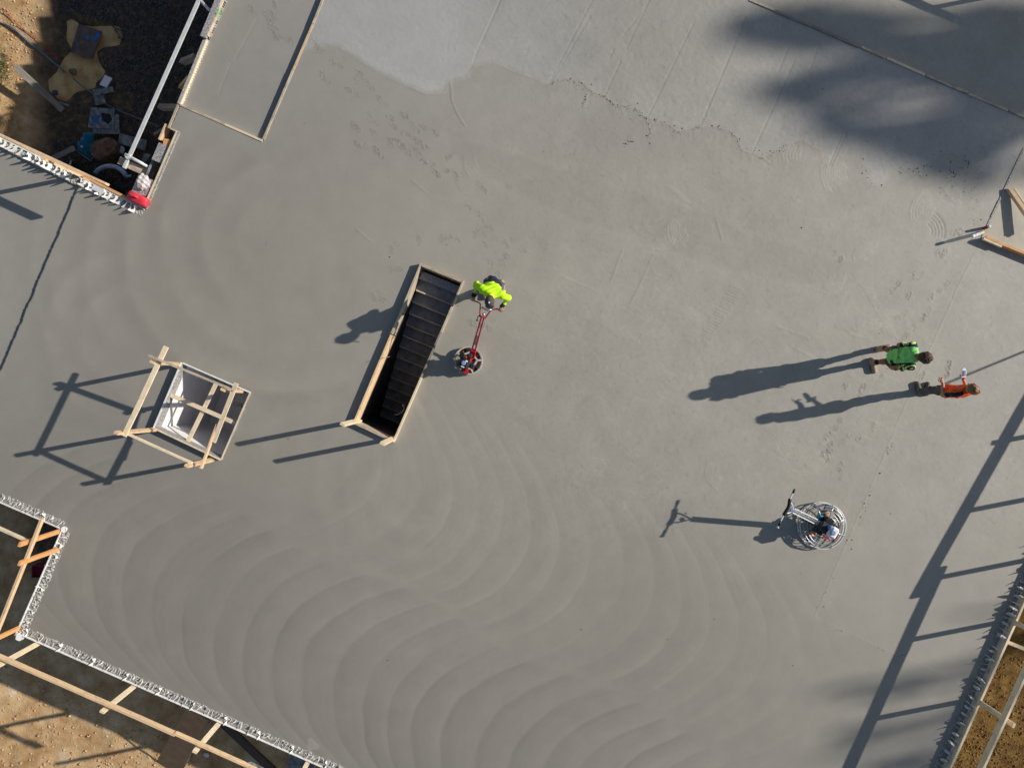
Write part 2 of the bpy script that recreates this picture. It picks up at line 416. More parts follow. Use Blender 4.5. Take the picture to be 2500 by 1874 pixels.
# smooth brown swath through the middle
sw_up = [(1080, 300), (1160, 345), (1300, 385), (1500, 455), (1640, 490), (1740, 520), (1830, 572), (2000, 615), (2100, 640)]
sw_lo = [(2100, 690), (1960, 700), (1800, 668), (1700, 640), (1560, 588), (1400, 540), (1250, 470), (1100, 380)]
ms = inside(wu, wv, sw_up + sw_lo); ds = poly_dist(wu, wv, sw_up + sw_lo, True)
T *= 1 - 0.05 * np.where(ms, sstep(0, 12, ds), 0) + 0.02 * np.where(~ms, np.exp(-ds / 6), 0)
# scuffs: short streaks, mostly on the right half
def streak(seed, ang, ln, wd):
    c, q = math.cos(ang), math.sin(ang)
    return vnoise((U * c + V * q) / ln, (-U * q + V * c) / wd, 1.0, seed)
hw = sstep(900, 1500, U) * (1 - sstep(1150, 1500, V)) + 0.15
sc = sum(np.clip(streak(100 + i, a, 22, 3.2) - 0.30, 0, 1) for i, a in enumerate((0.4, 1.2, 1.9, 2.6)))
T *= 1 + 0.55 * hw * sc * (0.5 + fbm(U, V, 150, 120, 2))
sc2 = sum(np.clip(streak(130 + i, a, 14, 2.6) - 0.34, 0, 1) for i, a in enumerate((0.8, 1.5, 2.2)))
T *= 1 - 0.75 * hw * sc2
Z += hw * 0.0018 * fbm(U, V, 9, 140, 2) + 0.0025 * fbm(U, V, 80, 141, 2)
Z += israw * 0.003 * fbm(U, V, 7, 142, 2)

# ---- strokes drawn into the wet concrete: (height change, tone change)
AW = np.zeros(U.shape); AT = np.zeros(U.shape)
NXF, NYF = len(fx), len(fy)
def stroke_many(lines, dz, dt):
    """press or raise thin strokes (polylines in slab pixels) into the surface"""
    allp = []
    for l in lines:
        l = np.asarray(l, float)
        for a, b in zip(l[:-1], l[1:]):
            n = max(2, int(np.hypot(*(b - a)) / 1.2))
            q = np.linspace(0, 1, n)[:, None]; allp.append(a + (b - a) * q)
    a = np.vstack(allp)
    i = (a[:, 0] - X0) / STEP; j = (a[:, 1] - Y0) / STEP
    ok = (i > 1) & (i < NXF - 2) & (j > 1) & (j < NYF - 2); i = i[ok]; j = j[ok]
    if len(i) == 0: return
    ii = np.floor(i).astype(int); jj = np.floor(j).astype(int); fi = i - ii; fj = j - jj
    a0, a1, b0, b1 = ii.min(), ii.max() + 2, jj.min(), jj.max() + 2
    w = np.zeros((a1 - a0, b1 - b0), np.float32)
    for di, dj, ww in ((0, 0, (1 - fi) * (1 - fj)), (1, 0, fi * (1 - fj)), (0, 1, (1 - fi) * fj), (1, 1, fi * fj)):
        np.maximum.at(w, (ii + di - a0, jj + dj - b0), ww)
    sl = (slice(a0 + IX0, a1 + IX0), slice(b0 + IY0, b1 + IY0))
    Z[sl] += w * dz; T[sl] *= 1 + w * dt
def arc(cx, cy, r, a0, a1, n=14, wob=0.6):
    an = np.radians(np.linspace(a0, a1, n)); rr = r + RNG.normal(0, wob, n)
    return np.stack([cx + rr * np.cos(an), cy + rr * np.sin(an)], 1)
groove = [[(1447, 0), (1340, 205)], [(1442, 40), (1344, 205)], [(1586, 0), (1530, 118)], [(1515, 150), (1475, 237)], [(1697, 50), (1580, 290)], [(1820, 40), (1710, 312)], [(1813, 70), (1706, 312)],
          [(1940, 150), (1838, 372)], [(1925, 120), (1900, 175)], [(2066, 325), (2030, 405)], [(2058, 325), (2024, 405)], [(1995, 120), (1980, 165)], [(1222, 0), (1160, 135)], [(1498, 122), (1488, 145)], [(1560, 40), (1524, 84)]]
stroke_many(groove, -0.006, -0.08)  # darker tone stands for crumbs and the shadow inside each groove
stroke_many([[(x + 3.5, y) for x, y in g] for g in groove], 0.002, 0.05)
stroke_many([[(1218, 10), (1150, 165)], [(625, 40), (570, 140)], [(560, 150), (530, 225)], [(2185, 200), (2270, 235)], [(1850, 10), (1930, 45)]], -0.005, 0.05)
stroke_many([[(x + RNG.normal(0, 1.5), y + RNG.normal(0, 1.2)) for a, b in zip(SCALLOP[17:42], SCALLOP[18:43]) for q in np.linspace(0, 1, 6) for x, y in [(a[0] + (b[0] - a[0]) * q, a[1] + (b[1] - a[1]) * q)]]], 0.004, -0.10)
stroke_many([[(1100, 205), (1103, 245), (1115, 275), (1135, 308)]], 0.007, -0.12)
stroke_many([SCALLOP[6:17]], 0.004, 0.06)
stroke_many([[(1606, 293), (1590, 318)], [(1577, 291), (1590, 325)], [(1436, 228), (1425, 262)], [(1860, 384), (1880, 400)], [(1595, 620), (1560, 700), (1540, 740)], [(1750, 540), (1762, 585)],
             [(1520, 610), (1490, 690)], [(1005, 440), (1040, 470)], [(870, 560), (905, 590)]], 0.005, -0.07)
fans = []
for (cx, cy, r0, r1, n, a0, a1, lt) in [(2081, 422, 20, 76, 9, 140, 222, .16), (1969, 382, 18, 58, 5, 165, 225, .14), (2345, 458, 10, 38, 7, 95, 185, .16), (2009, 668, 18, 54, 9, 5, 85, .12),
        (2285, 520, 12, 62, 7, 170, 250, .10), (2110, 760, 30, 64, 7, 40, 120, .06), (2060, 745, 24, 60, 7, 30, 110, -.06), (1450, 1180, 20, 60, 6, 200, 300, .05), (1770, 1150, 18, 48, 8, 120, 210, .06),
        (1960, 1090, 26, 70, 7, 20, 110, .06), (1940, 1060, 30, 60, 6, 60, 140, .05), (1690, 560, 20, 60, 6, 120, 200, .10), (1610, 570, 14, 40, 6, 20, 120, .08), (1180, 395, 20, 48, 5, 140, 210, .06), (2130, 640, 20, 50, 6, 190, 280, .06)]:
    fans.append(([arc(cx, cy, r0 + (r1 - r0) * i / n, a0 + RNG.uniform(-6, 6), a1 + RNG.uniform(-10, 6)) for i in range(n + 1)], lt))
for ls, lt in fans: stroke_many(ls, 0.005 if lt > 0 else 0.003, lt * .8)
stroke_many([arc(2251, 567, 24 + 8 * i, -55, 15) for i in range(5)], -0.008, -0.22)
for _ in range(46):
    cx = RNG.uniform(1250, 2350); cy = RNG.uniform(430, 1150); a0 = RNG.uniform(0, 360); r0 = RNG.uniform(15, 45)
    stroke_many([arc(cx, cy, r0 + 4.2 * i, a0, a0 + RNG.uniform(30, 80)) for i in range(RNG.integers(3, 8))], 0.0018, RNG.uniform(-.04, .05))
ch = []
for i in range(20):
    q = i / 19.0; x = 1800 + (1722 - 1800) * q; y = 702 + (822 - 702) * q
    ch.append([(x - 13 + RNG.normal(0, 2), y - 5), (x + 13 + RNG.normal(0, 2), y + 6)])
stroke_many(ch, 0.005, -0.06)
for (x0, y0, n, dx, dy) in [(2115, 705, 14, 5, 9), (1900, 800, 8, 9, 3), (2110, 850, 9, 2, 7), (1940, 850, 9, 7, 4), (1380, 680, 10, 7, 3), (1640, 460, 8, 5, 5)]:
    stroke_many([[(x0 + dx * i - 10, y0 + dy * i - 6 + RNG.normal(0, 1)), (x0 + dx * i + 12, y0 + dy * i + 3)] for i in range(n)], 0.004, 0.05)
# hairs of pushed slurry beside the scallops
hair = []
for k in range(150):
    q = RNG.uniform(0, 1); i = RNG.integers(2, 7); a = np.array(SCALLOP[i]); b = np.array(SCALLOP[i + 1]); p = a + (b - a) * q
    hair.append([tuple(p), tuple(p + np.array([RNG.uniform(14, 55), RNG.uniform(-16, 2)]))])
stroke_many(hair, 0.003, 0.05)
hair = []
for k in range(260):
    i = RNG.integers(17, 41); a = np.array(SCALLOP[i], float); b_ = np.array(SCALLOP[i + 1], float); p = a + (b_ - a) * RNG.random() + np.array([0, 2.0])
    L_h = RNG.uniform(8, 30); hair.append([tuple(p), tuple(p + np.array([RNG.uniform(.1, .45), .7]) * L_h * .5), tuple(p + np.array([RNG.uniform(-.1, .3), 1.0]) * L_h)])
stroke_many(hair, 0.0022, -0.045)
# pour joint on the right
JOINT = [(2392, 592), (2340, 690), (2286, 812), (2231, 930), (2140, 1150), (2070, 1310), (1985, 1507)]
JOINT2 = [(1985, 1507), (2100, 1560), (2200, 1603), (2345, 1665)]
jn = []
for J in (JOINT, JOINT2):
    for a, b in zip(J[:-1], J[1:]):
        n = int(math.dist(a, b) / 6)
        jn.append([(a[0] + (b[0] - a[0]) * i / n + RNG.normal(0, 0.9), a[1] + (b[1] - a[1]) * i / n + RNG.normal(0, .7)) for i in range(n + 1)])
stroke_many(jn, -0.004, -0.04)
stroke_many([[(x + 2.6, y) for x, y in l] for l in jn], 0.004, 0.10)
dj = poly_dist(wu, wv, JOINT); rs = inside(wu, wv, JOINT + JOINT2[1:] + [(FAR, 1665), (FAR, 592)])
T *= 1 + np.where(rs, 0.045, 0.0)
T *= 1 + 0.03 * np.where(~rs, np.exp(-((dj - 34) / 16.0) ** 2), 0) * (V < 1500)

# footprints
def zz(l, x0, y0, k): return [(x0 + x / k, y0 + y / k) for x, y in l]
fp1 = zz([(590, 50), (620, 90), (780, 25), (710, 110), (765, 105), (745, 155), (775, 205), (790, 265), (850, 285), (910, 310), (1075, 320), (1100, 300), (1115, 360), (1140, 395), (1240, 480), (1300, 510), (1340, 455), (1160, 575), (1195, 630), (1450, 565), (1500, 635), (1425, 615), (1545, 690), (1365, 695), (1425, 735), (1600, 765), (1640, 805), (1525, 905), (1685, 910), (1795, 890), (1390, 960), (1425, 990), (1575, 950), (1550, 1020), (1715, 980), (1850, 960), (1890, 1010), (1935, 985), (1805, 1035), (1720, 1080), (1685, 1110), (1755, 1115), (1790, 1130), (1880, 1085), (1920, 1115), (1965, 1140), (2035, 1025), (1430, 1115), (1490, 1130), (1575, 1155), (1600, 1200), (1815, 1180), (1865, 1155), (1910, 1200), (1945, 1250), (2010, 1270), (2140, 1210), (2040, 1335), (2130, 1320), (2190, 1355)], 420, 0, 3.16)
fp2 = zz([(545, 370), (530, 460), (585, 490), (455, 475), (650, 495), (600, 545), (625, 590), (650, 625), (750, 560), (780, 590), (945, 565), (675, 710), (740, 740), (760, 790), (815, 850), (770, 885), (720, 885), (855, 910), (535, 910), (490, 920), (600, 930), (790, 960), (925, 960), (900, 930), (965, 930), (1040, 1000), (930, 1035), (860, 1010), (820, 1080), (900, 1080), (820, 1140), (870, 1160), (905, 1190), (340, 930), (190, 955), (155, 995), (200, 1125), (145, 1130), (830, 1460), (800, 1520), (700, 1490), (80, 1290), (30, 1310), (95, 1330)], 900, 250, 2.764)
fp3 = zz([(1210, 745), (1250, 780), (1910, 680), (1905, 740), (1950, 740), (1790, 895), (1740, 880), (1970, 945), (1920, 990), (1860, 1035), (1645, 945), (1600, 995), (1710, 1030), (1840, 1140), (1805, 1180), (1640, 1170), (1745, 1240), (1690, 1300), (1520, 1270), (1640, 1365), (1555, 1540), (1520, 1585), (1980, 1490), (1970, 1560), (1800, 1570), (1280, 1635), (1400, 1645), (2015, 605), (2060, 600)], 1600, 350, 2.764)
fp4 = zz([(375, 440), (405, 390), (465, 485), (425, 525), (320, 490), (300, 605), (335, 600), (335, 550), (320, 650), (405, 690), (405, 745), (525, 510), (440, 160), (550, 185), (535, 230), (940, 95), (1110, 50), (1100, 95), (715, 590), (620, 430)], 1900, 880, 2.675)
def footprint(x, y, ang, strength, ln=16, wd=7.0):
    global Z, T
    i0 = int((x - 26 - X0) / STEP) + IX0; i1 = i0 + 22; j0 = int((y - 26 - Y0) / STEP) + IY0; j1 = j0 + 22
    if i0 < 17 or j0 < 17 or i1 > U.shape[0] - 17 or j1 > U.shape[1] - 17: return
    uu = U[i0:i1, j0:j1] - x; vv = V[i0:i1, j0:j1] - y; c, q = math.cos(ang), math.sin(ang)
    a = uu * c + vv * q; b = -uu * q + vv * c
    m = ((a / ln) ** 2 + (b / wd) ** 2 < 1).astype(float)
    lug = np.sin(a * 1.25 + 0.8 * np.abs(b) + x) * np.cos(b * 0.9 + y) + RNG.normal(0, .5, a.shape)
    rho = (a / ln) ** 2 + (b / wd) ** 2; rim = ((rho > .62) & (rho < 1.25)).astype(float) * (RNG.random(a.shape) < .75)
    T[i0:i1, j0:j1] *= 1 - rim * strength * .09; Z[i0:i1, j0:j1] += rim * .003 * strength
    Z[i0:i1, j0:j1] += m * 0.0085 * strength * np.clip(lug, -1, 1)
    T[i0:i1, j0:j1] *= 1 - m * strength * np.clip(0.05 + 0.36 * (lug > 0.2), 0, .5)
for (x, y) in fp1: footprint(x, y, math.radians(RNG.normal(52, 24)), RNG.uniform(.22, .55), RNG.uniform(8, 15), RNG.uniform(5, 7))
for (x, y) in fp2: footprint(x, y, math.radians(RNG.normal(60, 35)), RNG.uniform(.2, .48), RNG.uniform(8, 14), RNG.uniform(5, 7))
for (x, y) in fp3 + fp4: footprint(x, y, math.radians(RNG.normal(118, 12)), RNG.uniform(.35, .8), RNG.uniform(7, 14), RNG.uniform(5, 6.5))

# edges: hand-trowelled margins along forms and walls are paler
edge_lines = [[(441, 256), (640, 343), (787, 0)], [(153, 1291), (39, 1549)], [(39, 1549), (791, 1872), (1000, 1964)], [(-100, 1180), (153, 1291)]]
for l in edge_lines:
    d = poly_dist(wu, wv, l)
    T *= 1 + 0.05 * np.exp(-(d / 30.0) ** 2) * (0.6 + 1.2 * fbm(U, V, 45, 151, 2)); W -= 0.3 * np.exp(-(d / 35.0) ** 2)
spl = np.hypot((U - 768) / 13, (V - 1822) / 17)
T *= 1 + 0.22 * (inside(wu, wv, [(752, 1800), (760, 1798), (781, 1822), (776, 1830), (752, 1832)]))

# levels: recess, side bays and the lower pour at the left
in_rec = inside(U, V, RECESS); Z -= 0.085 * in_rec; T *= np.where(in_rec, 0.985, 1.0); W = np.where(in_rec, -0.15, W)
in_tr = inside(U, V, TOP_RIGHT); Z -= 0.05 * in_tr; W = np.where(in_tr, .5, W)
in_rb = inside(U, V, RIGHT_BAY); Z += 0.004 * in_rb; W = np.where(in_rb, 1.0, W); T *= np.where(in_rb, 1.14, 1)
LOWL = [(192, 452), (120, 620), (0, 905), (-1045, 3400)]
jag = 5.0 * fbm(V, U, 16, 161, 3)
in_low = (U < np.interp(V, [300, 452, 620, 905, 1160], [257, 192, 120, 0, -107]) + jag) & (V > 300) & (V < 1300)
Z -= 0.05 * in_low; T *= np.where(in_low, 1.02, 1); W = np.where(in_low, 0, W)

Wc = np.clip(W, -1, 1)
basec = np.array([0.306, 0.2935, 0.263])
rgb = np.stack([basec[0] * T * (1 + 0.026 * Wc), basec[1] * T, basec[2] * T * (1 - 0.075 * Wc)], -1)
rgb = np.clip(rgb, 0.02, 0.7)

NX, NY = U.shape
cu = (gx[:-1] + gx[1:]) / 2; cv = (gy[:-1] + gy[1:]) / 2
CU, CV = np.meshgrid(cu, cv, indexing='ij')
keep = ~(inside(CU, CV, EDGE_PIT) | inside(CU, CV, EDGE_LL) | inside(CU, CV, EDGE_R) | inside(CU, CV, STAIR_HOLE) | inside(CU, CV, SHAFT_HOLE))
idx = np.arange(NX * NY).reshape(NX, NY)
ii, jj = np.nonzero(keep)
quads = np.stack([idx[ii, jj], idx[ii, jj + 1], idx[ii + 1, jj + 1], idx[ii + 1, jj]], 1)
used = np.zeros(NX * NY, bool); used[quads.ravel()] = True
remap = np.cumsum(used) - 1
co = np.stack([(U - 1250) * S0, (937 - V) * S0, Z], -1).reshape(-1, 3)[used]
quads = remap[quads]; colr = rgb.reshape(-1, 3)[used]
nv = len(co)
# underside of the slab, 220 mm lower, as a coarse sheet of the same mesh
ux = np.concatenate([np.linspace(-FAR, -60, 24), np.arange(-40, 2560, 20), np.linspace(2580, FAR, 12)])
uy = np.concatenate([np.linspace(-1500, -60, 14), np.arange(-40, 1930, 20), np.linspace(1950, FAR, 14)])
BU, BV = np.meshgrid(ux, uy, indexing='ij')
bad = inside(BU, BV, EDGE_PIT) | inside(BU, BV, EDGE_LL) | inside(BU, BV, EDGE_R) | inside(BU, BV, STAIR_HOLE) | inside(BU, BV, SHAFT_HOLE)
kb = ~(bad[:-1, :-1] | bad[1:, :-1] | bad[:-1, 1:] | bad[1:, 1:])
bi = np.arange(BU.size).reshape(BU.shape); i2, j2 = np.nonzero(kb)
q2 = np.stack([bi[i2, j2], bi[i2 + 1, j2], bi[i2 + 1, j2 + 1], bi[i2, j2 + 1]], 1)
co2 = np.stack([(BU - 1250) * S0, (937 - BV) * S0, np.full(BU.shape, -0.22)], -1).reshape(-1, 3)
allco = np.vstack([co, co2]).astype(np.float32); allq = np.vstack([quads, q2 + nv]).astype(np.int32)
allcol = np.vstack([colr, np.tile(basec * .8, (len(co2), 1))])
def mesh_np(name, co, quads):
    me = bpy.data.meshes.new(name)
    me.vertices.add(len(co)); me.vertices.foreach_set('co', np.ascontiguousarray(co, np.float32).ravel())
    k = quads.shape[1]
    me.loops.add(quads.size); me.loops.foreach_set('vertex_index', np.ascontiguousarray(quads, np.int32).ravel())
    me.polygons.add(len(quads)); me.polygons.foreach_set('loop_start', np.arange(0, quads.size, k, dtype=np.int32))
    me.update(calc_edges=True)
    return me
slab_me = mesh_np('concrete_slab', allco, allq)
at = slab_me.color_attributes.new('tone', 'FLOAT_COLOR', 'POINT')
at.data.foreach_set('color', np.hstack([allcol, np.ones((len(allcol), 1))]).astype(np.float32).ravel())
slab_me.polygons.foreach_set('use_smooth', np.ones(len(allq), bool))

m, nt, nd, lk, b = nodes_of('trowelled concrete'); CONCRETE = m
a_ = nd.new('ShaderNodeAttribute'); a_.attribute_name = 'tone'
tc = nd.new('ShaderNodeTexCoord')
n1 = nd.new('ShaderNodeTexNoise'); n1.inputs['Scale'].default_value = 2.2; n1.inputs['Detail'].default_value = 8; n1.inputs['Roughness'].default_value = .68
lk.new(tc.outputs['Object'], n1.inputs['Vector'])
mr = nd.new('ShaderNodeMapRange'); mr.inputs['From Min'].default_value = .3; mr.inputs['From Max'].default_value = .7; mr.inputs['To Min'].default_value = .955; mr.inputs['To Max'].default_value = 1.045
lk.new(n1.outputs['Fac'], mr.inputs['Value'])
mx = nd.new('ShaderNodeVectorMath'); mx.operation = 'SCALE'; lk.new(a_.outputs['Color'], mx.inputs[0]); lk.new(mr.outputs[0], mx.inputs['Scale'])
lk.new(mx.outputs[0], b.inputs['Base Color'])
b.inputs['Roughness'].default_value = 0.62; b.inputs['Specular IOR Level'].default_value = 0.35
n2 = nd.new('ShaderNodeTexNoise'); n2.inputs['Scale'].default_value = 26; n2.inputs['Detail'].default_value = 5; lk.new(tc.outputs['Object'], n2.inputs['Vector'])
bp = nd.new('ShaderNodeBump'); bp.inputs['Strength'].default_value = 0.10; bp.inputs['Distance'].default_value = .01
lk.new(n2.outputs['Fac'], bp.inputs['Height']); lk.new(bp.outputs[0], b.inputs['Normal'])
slab = link('concrete_slab', slab_me, CONCRETE); tag(slab, kind='structure')

# ------------------------------------------------------------------ ground
def dense(a, b, st): return np.arange(a, b, st)
def outw(a, end, n): return a + (end - a) * (np.arange(1, n + 1) / n) ** 3
hx = np.concatenate([outw(-14.2, -420, 30)[::-1], dense(-14.2, -4.0, .055), dense(-4.0, 8.6, .6), dense(8.6, 13.6, .06), outw(13.6, 420, 30)])
hy = np.concatenate([outw(-10.4, -420, 30)[::-1], dense(-10.4, -2.2, .055), dense(-2.2, 3.4, .5), dense(3.4, 11.2, .055), outw(11.2, 420, 30)])
GX, GY = np.meshgrid(hx, hy, indexing='ij')
def ground_z(x, y, rough=True):
    base = -2.45 - 1.60 * sstep(-2.0, 2.0, y) * sstep(2.0, -4.0, x)
    ex = np.interp(y, [5.5, 6.9, 10.1, 11], [-13.6, -13.4, -12.5, -12.3])
    bank = sstep(0.35, -0.45, x - ex - .35 * fbm(x * 1.0, y * 1.0, 1.3, 211, 3)) * sstep(2.5, 5.5, y)
    z = base + 0.04 * bank
    if rough:
        z = z + 0.10 * fbm(x, y, 1.6, 201, 4) + 0.05 * fbm(x, y, .28, 205, 3)
    return z
GZ = ground_z(GX, GY)
# hollow that holds the puddle
pc = P(190, 110, -4.05)
ppx = [(160, 50), (172, 44), (190, 52), (196, 62), (240, 62), (262, 62), (292, 66), (300, 88), (290, 112), (262, 118), (240, 128), (246, 150), (262, 176), (250, 190), (236, 200), (232, 214), (205, 218), (180, 228), (160, 246), (140, 240), (124, 220), (128, 195), (140, 178), (158, 140), (172, 124), (160, 96)]
_w = [tuple(P(x, y, -4.08).xy) for x, y in ppx]
_sd = np.where(inside(GX, GY, _w), 1, -1) * poly_dist(GX, GY, _w, True)
GZ -= 0.13 * sstep(-.10, .16, _sd + .12 * fbm(GX, GY, .5, 241, 3))
gi = np.arange(GX.size).reshape(GX.shape)
gq = np.stack([gi[:-1, :-1], gi[1:, :-1], gi[1:, 1:], gi[:-1, 1:]], -1).reshape(-1, 4)
gme = mesh_np('ground', np.stack([GX, GY, GZ], -1).reshape(-1, 3), gq)
gme.polygons.foreach_set('use_smooth', np.ones(len(gq), bool))
# soil kinds: 0 tan clay, 1 dark wet fill plus painted shade, 2 rusty litter on the right with tree shade in its colour
wet = sstep(-13.1, -12.3, GX + .9 * fbm(GX, GY, 1.2, 221, 3)) * sstep(3, 4, GY) * (GX < 2) + 0.85 * sstep(-2.4, 0, GX - 0 * GY) * 0  # wet pit fill, carried out to the slab's shade line to paint that shade
llw = inside((GX / S0 + 1250), (937 - GY / S0), [(-300, 1010), (300, 1290), (300, 1420), (900, 1700), (1500, 2000), (1150, 2020), (560, 1800), (100, 1560), (-300, 1400)])
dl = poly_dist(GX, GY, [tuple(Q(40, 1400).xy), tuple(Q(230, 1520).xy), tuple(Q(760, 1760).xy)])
wet = np.maximum(wet, 0.95 * sstep(1.7, 1.1, dl + .5 * fbm(GX, GY, .9, 225, 3)))  # shade under the lower left walls, painted as darker soil
rust_shade = sstep(6.0, 7.0, GX)
gcol = np.stack([wet, rust_shade, 0 * wet, 0 * wet + 1], -1).reshape(-1, 4)
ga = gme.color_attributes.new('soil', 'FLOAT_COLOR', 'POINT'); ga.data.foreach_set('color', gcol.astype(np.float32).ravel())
m, nt, nd, lk, b = nodes_of('site soil'); SOIL = m
a_ = nd.new('ShaderNodeAttribute'); a_.attribute_name = 'soil'; sp = nd.new('ShaderNodeSeparateColor'); lk.new(a_.outputs['Color'], sp.inputs[0])
tc = nd.new('ShaderNodeTexCoord')
def noise(scale, det=6, rg=.65):
    n = nd.new('ShaderNodeTexNoise'); n.inputs['Scale'].default_value = scale; n.inputs['Detail'].default_value = det; n.inputs['Roughness'].default_value = rg
    lk.new(tc.outputs['Object'], n.inputs['Vector']); return n
na = noise(2.2, 8, .7); nb = noise(6, 8, .72); nc = noise(5, 8, .75); ne = noise(40, 4)
r0 = ramp(nd, [(.3, srgb(156, 120, 78)), (.46, srgb(192, 156, 112)), (.6, srgb(212, 182, 140)), (.75, srgb(228, 210, 182))]); lk.new(na.outputs['Fac'], r0.inputs[0])
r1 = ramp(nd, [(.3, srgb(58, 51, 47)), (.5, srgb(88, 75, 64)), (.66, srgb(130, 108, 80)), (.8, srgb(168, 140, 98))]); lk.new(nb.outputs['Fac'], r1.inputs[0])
r2 = ramp(nd, [(.3, srgb(62, 44, 24)), (.46, srgb(108, 80, 38)), (.62, srgb(134, 106, 54)), (.8, srgb(160, 136, 84))]); lk.new(nc.outputs['Fac'], r2.inputs[0])  # litter browns darkened to hold the soft tree shade
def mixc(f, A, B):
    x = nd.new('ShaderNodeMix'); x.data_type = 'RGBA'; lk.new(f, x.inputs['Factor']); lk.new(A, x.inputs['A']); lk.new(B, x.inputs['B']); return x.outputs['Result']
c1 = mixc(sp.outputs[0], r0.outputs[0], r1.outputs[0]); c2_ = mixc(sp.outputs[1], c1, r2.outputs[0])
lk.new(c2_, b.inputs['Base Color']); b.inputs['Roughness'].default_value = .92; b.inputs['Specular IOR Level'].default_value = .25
bp = nd.new('ShaderNodeBump'); bp.inputs['Strength'].default_value = .8; bp.inputs['Distance'].default_value = .03; lk.new(ne.outputs['Fac'], bp.inputs['Height']); lk.new(bp.outputs[0], b.inputs['Normal'])
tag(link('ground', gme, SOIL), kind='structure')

# puddle: a thin sheet of muddy water in the hollow
m, nt, nd, lk, b = nodes_of('muddy water')
_tc = nd.new('ShaderNodeTexCoord'); _n = nd.new('ShaderNodeTexNoise'); _n.inputs['Scale'].default_value = 2.4; _n.inputs['Detail'].default_value = 7; lk.new(_tc.outputs['Object'], _n.inputs['Vector'])
_r = ramp(nd, [(.35, srgb(170, 136, 88)), (.55, srgb(206, 172, 118)), (.7, srgb(214, 186, 138))]); lk.new(_n.outputs['Fac'], _r.inputs[0]); lk.new(_r.outputs[0], b.inputs['Base Color'])
b.inputs['Roughness'].default_value = .16; b.inputs['IOR'].default_value = 1.33
mb = MB(); pz = -4.095
_c = [P(200 + (x - 200) * 1.22, 140 + (y - 140) * 1.18, pz) for x, y in ppx]; _o = []
for i in range(len(_c)):
    p0, p1, p2, p3 = _c[i - 1], _c[i], _c[(i + 1) % len(_c)], _c[(i + 2) % len(_c)]
    for k in range(5):
        q = k / 5; v3 = .5 * ((2 * p1) + (p2 - p0) * q + (2 * p0 - 5 * p1 + 4 * p2 - p3) * q * q + (3 * p1 - p0 - 3 * p2 + p3) * q ** 3)
        _o.append(v3 + Vector((random.uniform(-.02, .02), random.uniform(-.02, .02), 0)))
mb.prism(_o, 0.02)
tag(mb.build('puddle', m), kind='structure')

# loose stones: dark gravel in the pit, pale clods on the clay (nobody could count them)
def stones(name, n, sample, r0, r1, mt, label, cat):
    rg = np.random.default_rng(sum(map(ord, name)))
    base = np.array([(1, 0, 0), (-1, 0, 0), (0, 1, 0), (0, -1, 0), (0, 0, 1), (0, 0, -.6)], float)
    tri = np.array([(0, 2, 4), (2, 1, 4), (1, 3, 4), (3, 0, 4), (2, 0, 5), (1, 2, 5), (3, 1, 5), (0, 3, 5)])
    pts = sample(rg, n); k = len(pts)
    r = r0 + (r1 - r0) * rg.random(k) ** 3.5
    v = base[None] * r[:, None, None] * rg.uniform(.55, 1.25, (k, 6, 1)) * np.array([1, 1, .7])
    an = rg.uniform(0, 6.28, k); c, s_ = np.cos(an)[:, None], np.sin(an)[:, None]
    x = v[:, :, 0] * c - v[:, :, 1] * s_; y = v[:, :, 0] * s_ + v[:, :, 1] * c
    v = np.stack([x, y, v[:, :, 2]], -1) + pts[:, None, :]
    f = (tri[None] + (np.arange(k) * 6)[:, None, None]).reshape(-1, 3)
    me = mesh_np(name, v.reshape(-1, 3), f)
    o = link(name, me, mt); tag(o, label, cat, kind='stuff'); return o
GRAVEL = mat('dark wet gravel', srgb(70, 72, 80), srgb(38, 39, 44), .5, 18, c2=srgb(124, 126, 134), detail=2)
CLOD = mat('pale clay clods', srgb(190, 156, 112), srgb(150, 116, 76), .95, 12, c2=srgb(216, 196, 166), detail=2)
LITTER = mat('rusty leaf litter', srgb(124, 86, 42), srgb(84, 52, 28), .9, 14, c2=srgb(172, 142, 90), detail=2)
def in_px(poly, z):
    A = np.array(poly, float)
    def f(rg, n):
        u = rg.uniform(A[:, 0].min(), A[:, 0].max(), n * 2); v = rg.uniform(A[:, 1].min(), A[:, 1].max(), n * 2)
        k = inside(u, v, poly) & (rg.random(n * 2) < .35 + 1.3 * (fbm(u, v, 55, 231, 3) + .25)); u = u[k][:n]; v = v[k][:n]
        kk = (CAM_H - z) / FOC; X = (u - 1250) * kk; Y = (937 - v) * kk
        return np.stack([X, Y, ground_z(X, Y) + .005], 1)
    return f
stones('pit_gravel', 12000, in_px([(140, 0), (560, -10), (520, 130), (430, 330), (360, 520), (250, 460), (150, 400), (120, 345), (230, 330), (300, 320), (330, 240), (280, 200), (250, 150), (300, 110), (270, 60), (190, 30), (150, 40)], -4.05), .012, .045, GRAVEL, 'dark wet gravel spread over the floor of the excavated pit', 'gravel')
stones('clay_clods', 1300, in_px([(-60, 1560), (120, 1640), (420, 1790), (520, 1890), (-60, 1890)], -2.45), .005, .05, CLOD, 'pale clay clods and pebbles scattered on the sunlit tan dirt', 'pebbles')
stones('bank_clods', 1100, in_px([(-60, -20), (110, -20), (70, 170), (10, 330), (-60, 330)], -4.0), .008, .05, CLOD, 'pale stones and clods on the sunlit dirt bank', 'pebbles')
stones('leaf_litter', 2400, in_px([(2300, 1890), (2480, 1480), (2560, 1330), (2560, 1890)], -2.45), .012, .045, LITTER, 'rusty brown leaf litter covering the ground outside the wall', 'leaf litter')
